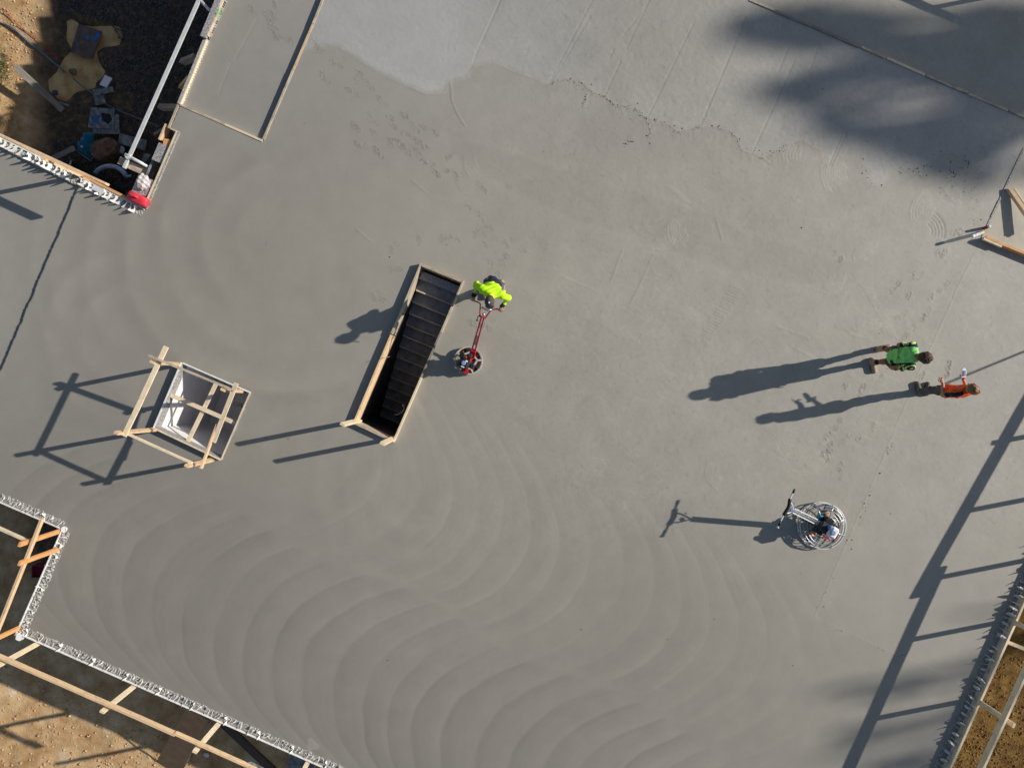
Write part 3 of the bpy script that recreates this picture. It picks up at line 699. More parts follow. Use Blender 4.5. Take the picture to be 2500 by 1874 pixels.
# tufts of grass on the bank
gb = MB(); rg = random.Random(5)
for i in range(900):
    p = P(rg.gauss(2, 14), rg.gauss(165, 26), -4.0); p.z = float(ground_z(np.array(p.x), np.array(p.y)))
    h = rg.uniform(.03, .10); a = rg.uniform(0, 6.28); l = Vector((rg.uniform(-.05, .05), rg.uniform(-.05, .05), h)); w = Vector((math.cos(a), math.sin(a), 0)) * .006
    gb.add([p - w, p + w, p + l], [(0, 1, 2)])
gbm = gb.mesh('bank_grass', recalc=False)
tag(link('bank_grass', gbm, GRASS), 'thin green grass on the sunlit dirt bank', 'grass', kind='stuff')

# crumbs of stiff concrete thrown up along the trowel edges and the pour joint
cr = []
rg = np.random.default_rng(77)
def crumbs(pts, n, spread):
    for _ in range(n):
        i = rg.integers(0, len(pts) - 1); a = np.array(pts[i], float); b_ = np.array(pts[i + 1], float)
        p = a + (b_ - a) * rg.random() + rg.normal(0, spread, 2); cr.append(p)
crumbs(SCALLOP[17:22], 45, 3); crumbs(SCALLOP[20:31], 150, 2.6); crumbs(SCALLOP[20:31], 60, 12); crumbs(SCALLOP[31:37], 60, 4); crumbs(SCALLOP[36:42], 60, 6); crumbs(SCALLOP[50:58], 80, 7); crumbs(SCALLOP[46:50], 30, 6)
crumbs([(1436, 228), (1418, 268)], 26, 3); crumbs([(1577, 291), (1592, 330)], 20, 3); crumbs([(1580, 330), (1586, 352)], 14, 2); crumbs([(1545, 340), (1520, 358)], 18, 3)
crumbs([(2125, 1190), (2075, 1330)], 40, 6); crumbs([(2180, 1080), (2110, 1240)], 20, 3); crumbs([(2060, 1340), (1990, 1500)], 14, 4); crumbs(JOINT2, 12, 3)
crumbs([(2350, 360), (2390, 560)], 60, 14); crumbs([(2330, 400), (2300, 470)], 60, 10)
for _ in range(60): cr.append(np.array([rg.uniform(600, 2400), rg.uniform(150, 1700)]))
cr = np.array(cr); okc = ~(inside(cr[:, 0], cr[:, 1], inset(STAIR_TOP, -8)) | inside(cr[:, 0], cr[:, 1], SHAFT_TOP)); cr = cr[okc]
def crumb_s(rg_, n): return np.stack([(cr[:, 0] - 1250) * S0, (937 - cr[:, 1]) * S0, np.full(len(cr), .004)], 1)
stones('concrete_crumbs', len(cr), crumb_s, .004, .017, mat('wet concrete crumbs', srgb(84, 82, 78), srgb(60, 58, 55), .8, 20), 'dark crumbs of stiff concrete along the scalloped trowel edge and pour joint', 'crumbs')

# ------------------------------------------------------------------ permanent formwork walls with broken webs
def web_mesh(seed, w=0.15, h=0.13, torn=0.5):
    """one plastic web: a plate across the wall with a round bite out of its top (local X across, Z up)"""
    r = random.Random(seed); pts = []
    bite = r.uniform(.040, .058); cz = h * r.uniform(.72, .95)
    lx = -w / 2; rx = w / 2
    top_l = h * r.uniform(.85, 1.15); top_r = h * r.uniform(1 - torn, 1.1)
    pts.append((lx, -.03)); pts.append((rx, -.03)); pts.append((rx + r.uniform(-.02, .012), top_r * .5)); pts.append((rx + r.uniform(-.015, .025), top_r))
    pts.append((rx - r.uniform(.008, .02), top_r - .004))
    for k in range(7):
        a = math.radians(-15 - 150 * k / 6)
        pts.append((bite * 1.05 * math.cos(a), cz + bite * math.sin(a)))
    pts.append((lx + .02, top_l)); pts.append((lx, top_l))
    th = .008; bend = r.uniform(-.035, .035); v = []
    for s_ in (-1, 1):
        for x, z in pts: v.append((x, s_ * th / 2 + bend * max(0, z / h) ** 2, z))
    n = len(pts); m = MB()
    # strip faces: outline plate closed by a fan around the stem
    cidx = 2 * n; v.append((0, -th / 2, .01)); v.append((0, th / 2, .01)); f = []
    for i in range(n):
        j = (i + 1) % n
        f.append((cidx, j, i)); f.append((cidx + 1, n + i, n + j)); f.append((i, j, n + j, n + i))
    m.add(v, f)
    return m.mesh('web')
WEBS = [web_mesh(i) for i in range(7)]
def strip_mesh(seed, w, h, th=.006):
    """thin curved prong of a torn web, standing across the wall"""
    r = random.Random(seed); m = MB(); n = 6; b1 = r.uniform(-.5, .5); lean = r.uniform(.2, .9); v = []; f = []
    for i in range(n + 1):
        q = i / n; x = -w / 2 + lean * w * q ** 1.4; wd = .024 * (1 - q) + .006; y = b1 * h * q * q * .5
        for sx, sy in ((-1, -1), (1, -1), (1, 1), (-1, 1)): v.append((x + sx * wd / 2 + (.5 * w * (1 - q) ** 3 if sx > 0 else 0), y + sy * th / 2, -.03 + (h + .03) * q))
    for i in range(n):
        for k in range(4): f.append((i * 4 + k, i * 4 + (k + 1) % 4, (i + 1) * 4 + (k + 1) % 4, (i + 1) * 4 + k))
    f += [(3, 2, 1, 0), tuple(n * 4 + k for k in range(4))]
    m.add(v, f); return m.mesh('web')
def clump_mesh(seed, w, h):
    """mortar caked web: a rounded plate with a hole through it and a ragged rim"""
    r = random.Random(seed); n = 18; v = []; f = []; m = MB()
    for side_ in (-1, 1):
        for ring_ in (0, 1):
            for i in range(n):
                a = 2 * math.pi * i / n; R = (.36 if ring_ == 0 else 1 + r.uniform(-.16, .2))
                v.append((R * math.cos(a) * w * .46, side_ * (.030 if ring_ == 0 else .008) + r.uniform(-.006, .006), h * .46 + R * math.sin(a) * h * .52))
    for i in range(n):
        k = (i + 1) % n
        f += [(i, k, n + k, n + i), (2 * n + i, 3 * n + i, 3 * n + k, 2 * n + k), (n + i, n + k, 3 * n + k, 3 * n + i), (i, 2 * n + i, 2 * n + k, k)]
    m.add(v, f); return m.mesh('web')
LOWWEB = [web_mesh(20 + i, .15, .085, .6) if i % 3 == 0 else strip_mesh(20 + i, .14, .085) for i in range(9)]
TORN = [clump_mesh(40 + i, .15, .16) if i % 2 == 0 else strip_mesh(60 + i, .16, .20) for i in range(10)]
for me_ in LOWWEB: me_.materials.append(PVC)
for me_ in WEBS: me_.materials.append(PVC)
for me_ in TORN: me_.materials.append(PVC_DIRTY)
def form_wall(label, a, b, inward, thick, pitch, webs, depth=2.6, shell_h=.05, group=None, scale=1.0, core_in=0.0, jitter=.25, lift=0.0):
    """wall along slab points a-b (outer face); inward: +1/-1 side on which the slab lies"""
    a = Q(*a); b = Q(*b); d = (b - a); L = d.length; d.normalize()
    n = Vector((-d.y, d.x, 0)) * inward
    t = thing('formwork_wall', label, 'wall', (a + b) / 2 - Vector((0, 0, depth)), group)
    MB().bar(a + n * .004 + Vector((0, 0, (shell_h - depth) / 2)), b + n * .004 + Vector((0, 0, (shell_h - depth) / 2)), .016, depth + shell_h).build('outer_shell', PVC, t)
    # rough core: bumpy strip of concrete between the shell and the trowelled slab
    m = MB(); nl = int(L / .03); nw_ = 6; vs = []; fs = []
    rr = np.random.default_rng(int(L * 1000))
    hgt = rr.normal(0, .009, (nl + 1, nw_ + 1)) + .004
    hgt[:, -1] = -.02; hgt[:, 0] = -.03
    for i in range(nl + 1):
        for j in range(nw_ + 1):
            w_ = .012 + (thick - .012) * j / nw_ + (rr.normal(0, .008) if 0 < j < nw_ else 0)
            p = a + d * (L * i / nl) + n * w_; vs.append((p.x, p.y, hgt[i, j]))
    for i in range(nl):
        for j in range(nw_):
            q = i * (nw_ + 1) + j; fs.append((q, q + 1, q + nw_ + 2, q + nw_ + 1))
    m.add(vs, fs); m.build('core', ROUGH_CORE, t)
    MB().bar(a + n * (thick / 2 + .006) + Vector((0, 0, -depth / 2 - .05)), b + n * (thick / 2 + .006) + Vector((0, 0, -depth / 2 - .05)), thick - .03, depth - .1).build('wall_body', CONC_DARK, t)
    k = int(L / pitch); r = random.Random(int(L * 77))
    for i in range(k):
        if r.random() < .12: continue
        x = (i + .5) * pitch + r.uniform(-jitter, jitter) * pitch * .5
        p = a + d * x + n * (.085); p.z = lift
        R = Matrix((-n, d * -1, Vector((0, 0, 1)))).transposed()
        R = R @ Matrix.Rotation(r.uniform(-.35, .35), 3, 'Z') @ Matrix.Rotation(r.uniform(-.35, .35), 3, 'X')
        M = R.to_4x4() @ Matrix.Diagonal((1.1, 1, scale * r.uniform(.55, 1.2), 1)); M.translation = p
        put('web', webs[i % len(webs)], M, None, t)
    return t
W_TL = form_wall('white plastic formwork wall beside the pit, its webs broken open above the slab', (-60, 305.6), (354, 512), -1, .20, .118, WEBS, 2.9, .03, 'permanent formwork walls', 1.25)
W_LL1 = form_wall('short white formwork wall along the top of the lower left notch', (-60, 1199), (153, 1291), 1, .20, .085, LOWWEB, 2.3, .04, 'permanent formwork walls', .85)
W_LL2 = form_wall('white formwork wall down the right side of the lower left notch', (153, 1291), (39, 1549), 1, .21, .085, LOWWEB, 2.3, .04, 'permanent formwork walls', .85)
W_LL3 = form_wall('long white formwork wall along the bottom left edge of the slab', (60, 1551), (860, 1902), 1, .20, .085, LOWWEB, 2.3, .04, 'permanent formwork walls', .85)
W_R = form_wall('formwork wall with torn webs along the lower right edge of the slab', (2560, 1298), (2262, 1960), -1, .20, .105, TORN, 2.3, .02, 'permanent formwork walls', 1.05, lift=.0)
# corner posts of the notch
for (x, y, lb) in ((50, 1552, W_LL3), (158, 1291, W_LL1)):
    c = Q(x, y); mb = MB(); u = (Q(791, 1872) - Q(72, 1556)).normalized(); v_ = Vector((-u.y, u.x, 0)); s_ = .085 if x == 50 else .06
    ring = [c + u * (s_ * math.cos(a)) + v_ * (s_ * math.sin(a)) + Vector((0, 0, .045 + .012 * math.sin(5 * a))) for a in [math.pi / 4 + i * math.pi / 2 + o for i in range(4) for o in (-.28, .28)]]
    mb.prism(ring, .2); mb.build('corner_cap', PVC, lb)
mb = MB(); c0 = Q(243, 463); u = (Q(354, 512) - Q(0, 336)).normalized(); v_ = Vector((-u.y, u.x, 0))
MB().prism([c0 - u * .10 - v_ * .06 + Vector((0, 0, .09)), c0 + u * .16 - v_ * .06 + Vector((0, 0, .09)), c0 + u * .16 + v_ * .05 + Vector((0, 0, .11)), c0 - u * .10 + v_ * .05 + Vector((0, 0, .11))], .012).build('panel_offcut', PVC, W_TL)

# ------------------------------------------------------------------ guardrails
def up(p, h): return Vector((p.x, p.y, h))
def guardrail(label, posts, rails, pm, rm, group='timber guardrails around the slab'):
    b = posts[0][0] if posts else rails[0][0]
    t = thing('guardrail', label, 'guardrail', up(b, 0), group)
    for (p, h, d) in posts:
        q = p + Vector((random.uniform(-.02, .02), random.uniform(-.02, .02), 0))
        beam('post', up(p, -.28), up(q, h), .045, .095, pm, t, up=d)
    for (p0, p1, w, th, mt) in rails:
        beam('rail', p0, p1, w, th, mt, t)
    return t
dirA = Vector((DX, -DY, 0)); dirB = Vector((-.41, -.912, 0))
# bottom left
pp = [(Q(40, 1580), 1.10, dirA)]
def on_ll(x): return Q(x, 1556 + (x - 72) * .4395)
posts = [(on_ll(x) + Vector((-.012, -.055, 0)), 1.15, dirA) for x in (92, 328, 535, 752)]
guardrail('pine guardrail standing along the bottom left edge of the slab', posts,
          [(P(-70, 1571, 1.04), P(430, 1791, 1.05), .042, .12, PINE), (P(428, 1788, 1.05), P(640, 1883, 1.05), .042, .10, PINE)], PINE_PALE, PINE)
guardrail('pine guardrail around the lower left notch with an overshooting corner rail',
          [(Q(146, 1296), 1.22, dirB), (Q(142, 1340), 1.2, dirB), (Q(47, 1532), 1.15, dirB)],
          [(P(104, 1265, .99), P(-30, 1600, .95), .045, .09, PINE), (P(-60, 1262, .93), P(80, 1325, .93), .04, .09, PINE_PALE)], PINE_ORANGE, PINE)
# right edge
def on_r(y): return Q(2483 - (y - 1469) * .449, y)
r_posts = [(on_r(y) + Vector((.03, .01, 0)), 1.17, dirB) for y in (1706, 1514, 1362, 1200, 1032)]
RH = 1.05
def sh(x, y, h=RH): return Q(x + 222.6 * h, y - 43.3 * h, h)
guardrail('pine guardrail beyond the lower right wall casting a long shadow', r_posts,
          [(sh(2296, 1384), sh(2015, 1998), .045, .14, PINE_PALE), (sh(2520, 955), sh(2236, 1458), .045, .14, PINE_PALE)], PINE_PALE, PINE)
t = thing('edge_board', 'pale timber board capping the outside of the lower right wall', 'board', on_r(1700) - Vector((0, 0, .2)))
beam('board', on_r(1462) + Vector((.03, .013, .045)), on_r(1990) + Vector((.03, .013, .045)), .045, .26, PINE_PALE, t)
beam('board', on_r(1250) + Vector((.03, .013, .03)), on_r(1460) + Vector((.03, .013, .03)), .045, .22, PINE_WORN, t)
tag(beam('outrigger_timber', on_r(1562) + Vector((.03, 0, -.2)), on_r(1562) + Vector((.95, -.38, -.24)), .075, .045, PINE_PALE), 'short pale timber sticking out level from the lower right wall', 'timber')
# top left wall rail (stands above the wall, seen in line with it)
tlp = Q(195, 434) + Vector((0, .05, 0))
tl = guardrail('pine guardrail in line with the wall below the pit', [(tlp, 1.15, dirA), (Q(-50, 312) + Vector((0, .05, 0)), 1.15, dirA)],
          [(P(262, 450, 1.05), P(-90, 287, 1.05), .045, .13, PINE)], PINE, PINE)
t = thing('wall_plate', 'pine plate lying on the wall between pit and slab', 'timber', Q(150, 405, -.05))
n_ = Vector((DY, DX, 0))
beam('board', Q(-60, 303, .02) + n_ * .03, Q(205, 434, .02) + n_ * .03, .055, .06, PINE, t)
beam('board', Q(206, 435, .025) + n_ * .03, Q(322, 493, .025) + n_ * .03, .055, .06, PINE_ORANGE, t)
# off to the upper right
guardrail('guardrail beyond the upper right corner casting crossed shadows on the slab', [(Q(2519, -30), 1.12, dirA), (Q(2800, 85), 1.12, dirA)],
          [(sh(2180, -30), sh(2365, 50), .045, .13, PINE), (sh(2366, 51), sh(2700, 190), .045, .13, PINE)], PINE, PINE)
# slender pole leaning at the right edge (only its shadow is in the picture)
tag(MB().tube([Q(2850, 715, .0), Q(2793, 843, 2.2)], .022, 10).build('leaning_pole', ALU, None, Q(2850, 715, 0), True), 'slim metal pole leaning at the right edge, its thin shadow behind the orange shirt', 'pole')

# ------------------------------------------------------------------ edge forms on and around the slab
def board_line(name, label, segs, mt, w=.045, h=.1, z=.0, cat='formwork'):
    a = segs[0][0]; t = thing(name, label, cat, Q(*a, z - h))
    for i, (p0, p1, *m2) in enumerate(segs):
        beam('board', Q(*p0, z - h / 2 + .002 * (i % 3)), Q(*p1, z - h / 2 + .002 * (i % 3)), w, h, m2[0] if m2 else mt, t)
    return t
board_line('recess_form', 'timber edge form around the stepped down recess at the top left', [((441, 256), (548, 303), PINE_WORN), ((549, 303.5), (641, 344), PINE_PALE), ((643, 341), (716, 172), PINE_WORN), ((716.5, 171), (764, 60), PINE), ((764.5, 59), (815, -66), PINE_WORN)], PINE, .045, .12, .012)
segs = []; x = 1830.0; rr = random.Random(3)
while x < 2560:
    L = rr.uniform(45, 120); x2 = min(x + L, 2600)
    segs.append(((x, (x - 1830) * .4284 + rr.uniform(-1, 1)), (x2 - rr.uniform(1, 5), (x2 - 4 - 1830) * .4284 + rr.uniform(-1, 1)), rr.choice([PINE_WORN, TIMBER_GREY, PINE_PALE, PINE_WORN])))
    x = x2
board_line('slab_edge_form', 'broken line of mortar stained timber forms crossing the upper right corner', segs, PINE_WORN, .05, .09, .02)
t = board_line('corner_form', 'orange timber form with a short pale packer at the right edge', [((2397, 583), (2600, 665), PINE_ORANGE)], PINE_ORANGE, .05, .16, .14)
beam('packer', Q(2392, 585, .105), Q(2436, 604, .105), .05, .06, PINE_PALE, t)
t2 = thing('brace', 'pine brace sloping onto the right hand bay by the edge', 'brace', Q(2462, 470, 0))
beam('timber', Q(2458, 462, .03), P(2530, 560, .22), .05, .09, PINE, t2); beam('timber', Q(2470, 462, .08), P(2545, 560, .27), .035, .035, PINE_PALE, t2)
board_line('bay_edge', 'rough pale mortar ridge along the edge of the right hand bay', [((2500, 362), (2470, 424)), ((2469, 426), (2440, 488)), ((2439, 490), (2420, 530)), ((2419, 532), (2397, 580))], ROUGH_CORE, .035, .03, .010, 'concrete edge')

# pit side forms
t = thing('pit_edge_form', 'mortar caked plywood form along the right side of the pit', 'formwork', Q(500, 100, -.35))
beam('board', Q(500, 96, -.13), Q(436, 254, -.13), .05, .30, ROUGH_CORE, t); beam('board', Q(504.5, 97, -.125), Q(440.5, 256, -.125), .02, .28, PINE_PALE, t)
beam('board', Q(435, 256, -.135), Q(412, 313, -.135), .05, .30, PINE_WORN, t)
mb_ = []
e0 = Q(505, 92, .045); e1 = Q(572, -70, .045)
beam('form_cap', e0 + Vector((-.05, -.02, 0)), e1 + Vector((-.05, -.02, 0)), .125, .07, SPECKLE, t)
beam('board', e0 + Vector((.035, .012, -.02)), e1 + Vector((.035, .012, -.02)), .02, .1, PINE_WORN, t)
# sprayed mark: 9 above 1
ax_ = (e1 - e0).normalized(); ay_ = Vector((-ax_.y, ax_.x, 0))
c9 = P(537, 26, .085); c1_ = P(529, 40, .085)
mb = MB(); pts9 = [c9 + Vector((.030 * math.cos(a), .034 * math.sin(a), 0)) for a in np.linspace(.2, 2 * math.pi + .2, 12)] + [c9 + Vector((.026, -.03, 0)), c9 + Vector((.006, -.075, 0))]
for a, b_ in zip(pts9[:-1], pts9[1:]): mb.bar(a, b_, .016, .002)
mb.build('painted_digit', GREEN_PAINT, t)
MB().bar(P(528.5, 29, .086), P(531, 45, .086), .018, .002).build('painted_digit', GREEN_PAINT, t)
MB().bar(P(533.5, 34.5, .086), P(534.2, 37, .086), .016, .002).build('painted_dot', GREEN_PAINT, t)
t = thing('notch_form', 'double timber form down to the corner with the red fuel can', 'formwork', Q(400, 420, -.35))
beam('board', Q(433, 321, -.13), Q(352, 509, -.13), .045, .30, PINE_PALE, t); beam('board', Q(438.5, 323, -.125), Q(357.5, 511, -.125), .035, .30, ROUGH_CORE, t); beam('board', Q(416, 314, -.13), Q(437, 322.5, -.13), .03, .3, PINE_WORN, t)
# brackets and struts sticking out into the pit below the form
def strut(label, a, za, b_, zb, w, h, mt, nm='strut', cat='timber'):
    return tag(beam(nm, P(*a, za), P(*b_, zb), w, h, mt), label, cat)
strut('timber strut propping the pit form, highest of the three', (479, 139), -.22, (446, 152), -1.1, .09, .14, TIMBER_GREY)
strut('short pine strut with a bright sawn end, middle of the three by the pit form', (462, 190), -.2, (442, 214), -1.0, .07, .10, PINE)
strut('timber strut with a green paint mark where the recess form meets the pit', (436, 263), -.2, (393, 262), -.95, .10, .14, TIMBER_GREY)
strut('upright pine board beside the pit form near the step', (411, 306), -.12, (394, 344), -.14, .035, .22, PINE)
strut('stub of pine timber end on below the step in the form', (402, 348), -.10, (418, 351), -.10, .14, .12, PINE_ORANGE)
strut('grey board on edge beside the dark gap near the corner', (380, 396), -.25, (362, 438), -.25, .04, .26, PLY_GREY)
strut('grey board on edge in the gap just under the step', (413, 322), -.35, (404, 342), -.35, .06, .2, PLY_GREY)
def sheet(name, label, pts, z, th, mt, cat='board', zs=None):
    zs = zs or [z] * len(pts)
    p = [P(x, y, zz_) for (x, y), zz_ in zip(pts, zs)]
    return tag(MB().prism(p, th).build(name, mt, None, (p[0] + p[2]) / 2), label, cat)
sheet('speckled_board', 'mortar speckled board lying across the gap beside the pit', [(388, 348), (413, 358), (395, 400), (370, 389)], -.03, .018, SPECKLE)
sheet('speckled_board', 'mortar speckled board under the red fuel can and plastic bag', [(338, 426), (377, 441), (360, 480), (320, 468)], -.012, .018, SPECKLE)
sheet('offcut_board', 'grey narrow offcut below the middle of the pit cross tube', [(352, 374), (368, 377), (358, 394), (344, 398)], -3.65, .02, PLY_GREY)

# ------------------------------------------------------------------ stair opening and flight
A_, B_, C_, D_ = [P(x, y, .12) for x, y in STAIR_TOP]
t = thing('stair_formwork', 'weathered timber box form around the long stair opening', 'formwork', (A_ + C_) / 2 - Vector((0, 0, .4)))
def side(p0, p1, inn, cuts, mats):
    u = (p1 - p0); L = u.length; u.normalize(); n = Vector((-u.y, u.x, 0)) * inn
    z = -.10
    for (c0, c1), mt in zip(cuts, mats):
        q0 = p0 + u * (L * c0 + .002) + n * .024; q1 = p0 + u * (L * c1 - .002) + n * .024
        zz_ = z + random.uniform(-.006, .006)
        beam('board', up(q0, zz_), up(q1, zz_), .038, .44, mt, t)
side(A_, D_, 1, [(0, .44), (.445, 1)], [PINE_WORN, PINE])
side(B_, C_, -1, [(0, .32), (.32, .6), (.6, 1)], [PINE_WORN, TIMBER_GREY, PINE_PALE])
u_ = (B_ - A_).normalized(); v_ = (D_ - A_).normalized()
beam('board', up(A_ + v_ * .03 + u_ * .05, -.085), up(B_ + v_ * .03 - u_ * .05, -.085), .06, .41, PINE_WORN, t)
beam('board', up(D_ - v_ * .024 + u_ * .05, -.1), up(C_ - v_ * .024 - u_ * .05, -.1), .045, .44, PINE_WORN, t)
beam('post', up(D_ + u_ * .06 - v_ * .07, -.25), up(D_ + u_ * .055 - v_ * .07, 1.32), .05, .10, PINE_PALE, t, up=(DX, -DY, 0))
beam('post', up(C_ - u_ * .06 - v_ * .06, -.25), up(C_ - u_ * .06 - v_ * .06, 1.30), .05, .10, PINE_PALE, t, up=(DX, -DY, 0))
wd = (B_ - A_).length - .1
st = thing('staircase', 'dark flight of steps going down inside the stair opening', 'staircase', up((C_ + D_) / 2, -2.75))
mid0 = (A_ + B_) / 2 + v_ * .06
for k in range(14):
    z = -.32 - .178 * k; x0 = .19 + .252 * k
    q0 = mid0 + v_ * x0; q1 = mid0 + v_ * (x0 + .275)
    s_ = MB(); s_.bar(up(q0, z - .11), up(q1, z - .11), wd, .22); stp = s_.build('step', STEP_CONC, st)
    beam('nosing', up(q1 + v_ * .01 - u_ * wd * .48, z + .004), up(q1 + v_ * .01 + u_ * wd * .48, z + .004), .03, .05, PINE_WORN, stp)
beam('landing_board', up(mid0 + v_ * .15 - u_ * wd * .48, -.13), up(mid0 + v_ * .15 + u_ * wd * .48, -.13), .17, .03, SPECKLE, st)
L_ = (D_ - A_).length
for s_ in (-1, 1):
    c0 = mid0 + u_ * (s_ * (wd / 2 + .05)); MB().bar(up(c0, -1.55), up(c0 + v_ * (L_ - .08), -1.55), .08, 2.4).build('side_wall', CONC_DARK, st)
MB().bar(up((C_ + D_) / 2 - u_ * wd * .55, -1.55), up((C_ + D_) / 2 + u_ * wd * .55, -1.55), .08, 2.4).build('end_wall', CONC_DARK, st)
MB().bar(up(mid0 - v_ * .01 - u_ * wd * .5, -1.55), up(mid0 - v_ * .01 + u_ * wd * .5, -1.55), .06, 2.4).build('end_wall', CONC_DARK, st)
MB().bar(up(mid0 - v_ * .0, -2.85), up(mid0 + v_ * L_, -2.85), wd + .2, .1).build('pit_floor', CONC_DARK, st)
wire = [P(982, 990, .05), P(986, 988, -.1), P(986, 1000, -.18), P(978, 1008, -.3), P(970, 1012, -.4), P(964, 1011, -.5)]
tag(MB().tube(wire, .005, 6).build('tie_wire', ALU, None, wire[0], True), 'pale loop of tie wire hanging inside the right of the stair opening', 'wire')
tag(MB().tube([P(952, 870, .12), P(948, 871, .16), P(932, 874, .20)], .004, 6).build('tie_wire', STEEL, None, P(952, 870, .12), True), 'short tie wire sticking out over the left stair board', 'wire')

# ------------------------------------------------------------------ service shaft with its timber guard
a_, b_, c_, d_ = [P(x, y, .12) for x, y in SHAFT_TOP]     # top-left, top-right, bottom-right, bottom-left
t = thing('shaft_lining', 'open square shaft lined with speckled board above white rendered walls', 'shaft', up((a_ + c_) / 2, -2.7))
ring = [a_, b_, c_, d_]; cen = (a_ + b_ + c_ + d_) / 4
for i in range(4):
    p0, p1 = ring[i], ring[(i + 1) % 4]; u = (p1 - p0).normalized(); n = Vector((-u.y, u.x, 0))
    if n.dot(cen - p0) < 0: n = -n
    lz = (-.03, .30) if i in (2, 3) else (-.09, .28)
    beam('lining_board', up(p0 + n * .012, lz[0]), up(p1 + n * .012, lz[0]), .022, lz[1], SPECKLE if i in (2, 3) else PLY_GREY, t)
    beam('rim_strip', up(p0 + n * .012, lz[0] + lz[1] / 2 + .005), up(p1 + n * .012, lz[0] + lz[1] / 2 + .005), .03, .012, PINE_PALE if i in (1, 2) else PVC, t)
    MB().bar(up(p0 - n * .02, -1.40), up(p1 - n * .02, -1.40), .06, 2.54).build('rendered_wall', RENDER_WHITE, t)
MB().prism([up(p + (p - cen) * .05, -2.62) for p in ring], .06).build('shaft_floor', RENDER_WHITE, t)
fb = MB(); q = P(575, 1000, -1.6)
tag(MB().bar(P(572, 985, -2.2), P(590, 990, -2.2), .10, .12).build('junction_box', PVC_DIRTY, None, P(580, 988, -2.2)), 'small grey white box low on the right inside the shaft', 'box')
tag(beam('cross_board', P(412, 962, -.02), P(578, 1034, -.02), .085, .03, PINE_PALE), 'pine board laid across the shaft from left to right side', 'board')
tag(beam('cross_board', P(530, 932, -.06), P(456, 1083, -.06), .085, .03, PINE_PALE), 'pine board laid across the shaft running top to bottom', 'board')
g = thing('shaft_guard', 'tall pine guard frame with crossing rails standing over the square shaft', 'guardrail', up((a_ + c_) / 2, 0))
def gp(px, h, tip): beam('post', P(*px, -.25), P(*tip, h), .05, .09, PINE, g, up=(DX, -DY, 0))
gp((400, 1046), 1.55, (283, 1057)); gp((530, 1119), 1.50, (456, 1137)); gp((452, 890), 1.42, (371, 884)); gp((598, 955), 1.36, (544, 951))
beam('rail', P(406, 846, 1.33), P(303, 1064, 1.36), .09, .04, PINE_PALE, g)
beam('rail', P(364, 868, 1.385), P(572, 953, 1.31), .035, .09, PINE_WORN, g)
beam('rail', P(577, 935, 1.33), P(521, 1079, 1.27), .085, .035, PINE_PALE, g)
beam('rail', P(531, 1034, 1.24), P(491, 1143, 1.34), .035, .085, PINE, g)
beam('rail', P(308, 1057, 1.30), P(469, 1130, 1.30), .035, .075, PINE_PALE, g)
beam('rail_stub', P(540, 951, 1.20), P(562, 956, 1.22), .03, .08, PINE, g)

# ------------------------------------------------------------------ things in the pit (floor about 3.2 m below the slab)
sheet('plywood_sheet', 'dark film faced plywood sheet with blue paint lying in the muddy puddle', [(192, 59), (249, 77), (225, 145), (171, 127)], -3.980, .02, FORMPLY)
BLUEP = mat('spilled blue paint', srgb(70, 120, 190), srgb(40, 70, 110), .5, 14)
ps = bpy.data.objects['plywood_sheet']
def splash(px, z, mt, parent):
    p = [P(x, y, z) for x, y in px]; MB().prism(p, .002).build('paint_patch', mt, parent)
splash([(236, 76), (246, 80), (240, 96), (232, 106), (226, 100), (230, 88)], -3.976, BLUEP, ps)
splash([(207, 82), (218, 86), (216, 98), (208, 96)], -3.976, BLUEP, ps)
sheet('white_sheet', 'small bright white panel lying on the gravel beside the puddle', [(256, 183), (274, 191), (260, 214), (243, 207)], -3.870, .02, WHITE, 'panel')
sheet('grey_offcut', 'grey plank offcut lying across the top of the hose', [(225, 219), (274, 211), (277, 224), (232, 234)], -3.850, .02, PLY_GREY)
sheet('grey_offcut', 'square grey offcut under the hose just below the white panel', [(228, 229), (254, 229), (258, 252), (233, 258)], -3.880, .02, PLY_GREY)
sheet('plywood_sheet', 'lower grey sheet of the two stacked beside the blue bag', [(222, 276), (290, 280), (292, 327), (226, 326)], -3.870, .02, PLY_GREY)
o = sheet('plywood_sheet', 'upper paint stained sheet of the two stacked beside the blue bag', [(222, 262), (279, 266), (277, 315), (214, 311)], -3.840, .02, PLY_GREY)
splash([(222, 284), (244, 281), (240, 299), (226, 300)], -3.834, BLUEP, o)
splash([(246, 276), (268, 278), (274, 292), (264, 303), (250, 295)], -3.834, BLACK, o)
sheet('grey_plank', 'wide dark grey plank on the gravel right of the boulder', [(292, 325), (358, 342), (354, 367), (288, 350)], -3.850, .03, PLY_GREY)
sheet('grey_plank', 'short dark grey plank close under the step of the form', [(374, 324), (398, 310), (404, 316), (378, 330)], -3.750, .03, PLY_GREY)
t = thing('black_ribbed_sheet', 'black ribbed drainage sheet standing along the wall plate below the boulder', 'sheet', P(220, 420, -3.650))
u0 = P(176, 393, -2.850); u1 = P(283, 462, -2.850); l0 = P(171, 417, -2.950); dn = Vector((0, -.05, -.9))
mb = MB(); N_ = 40
for i in range(N_):
    q0 = u0 + (u1 - u0) * (i / N_); q1 = u0 + (u1 - u0) * ((i + .55) / N_)
    mb.prism([q0, q1, q1 + (l0 - u0), q0 + (l0 - u0)], .03)
mb.build('rib', BLACK_SHEET, t); MB().prism([u0 - Vector((0, 0, .02)), u1 - Vector((0, 0, .02)), u1 + (l0 - u0) - Vector((0, 0, .02)), u0 + (l0 - u0) - Vector((0, 0, .02))], .9).build('panel', BLACK_SHEET, t)
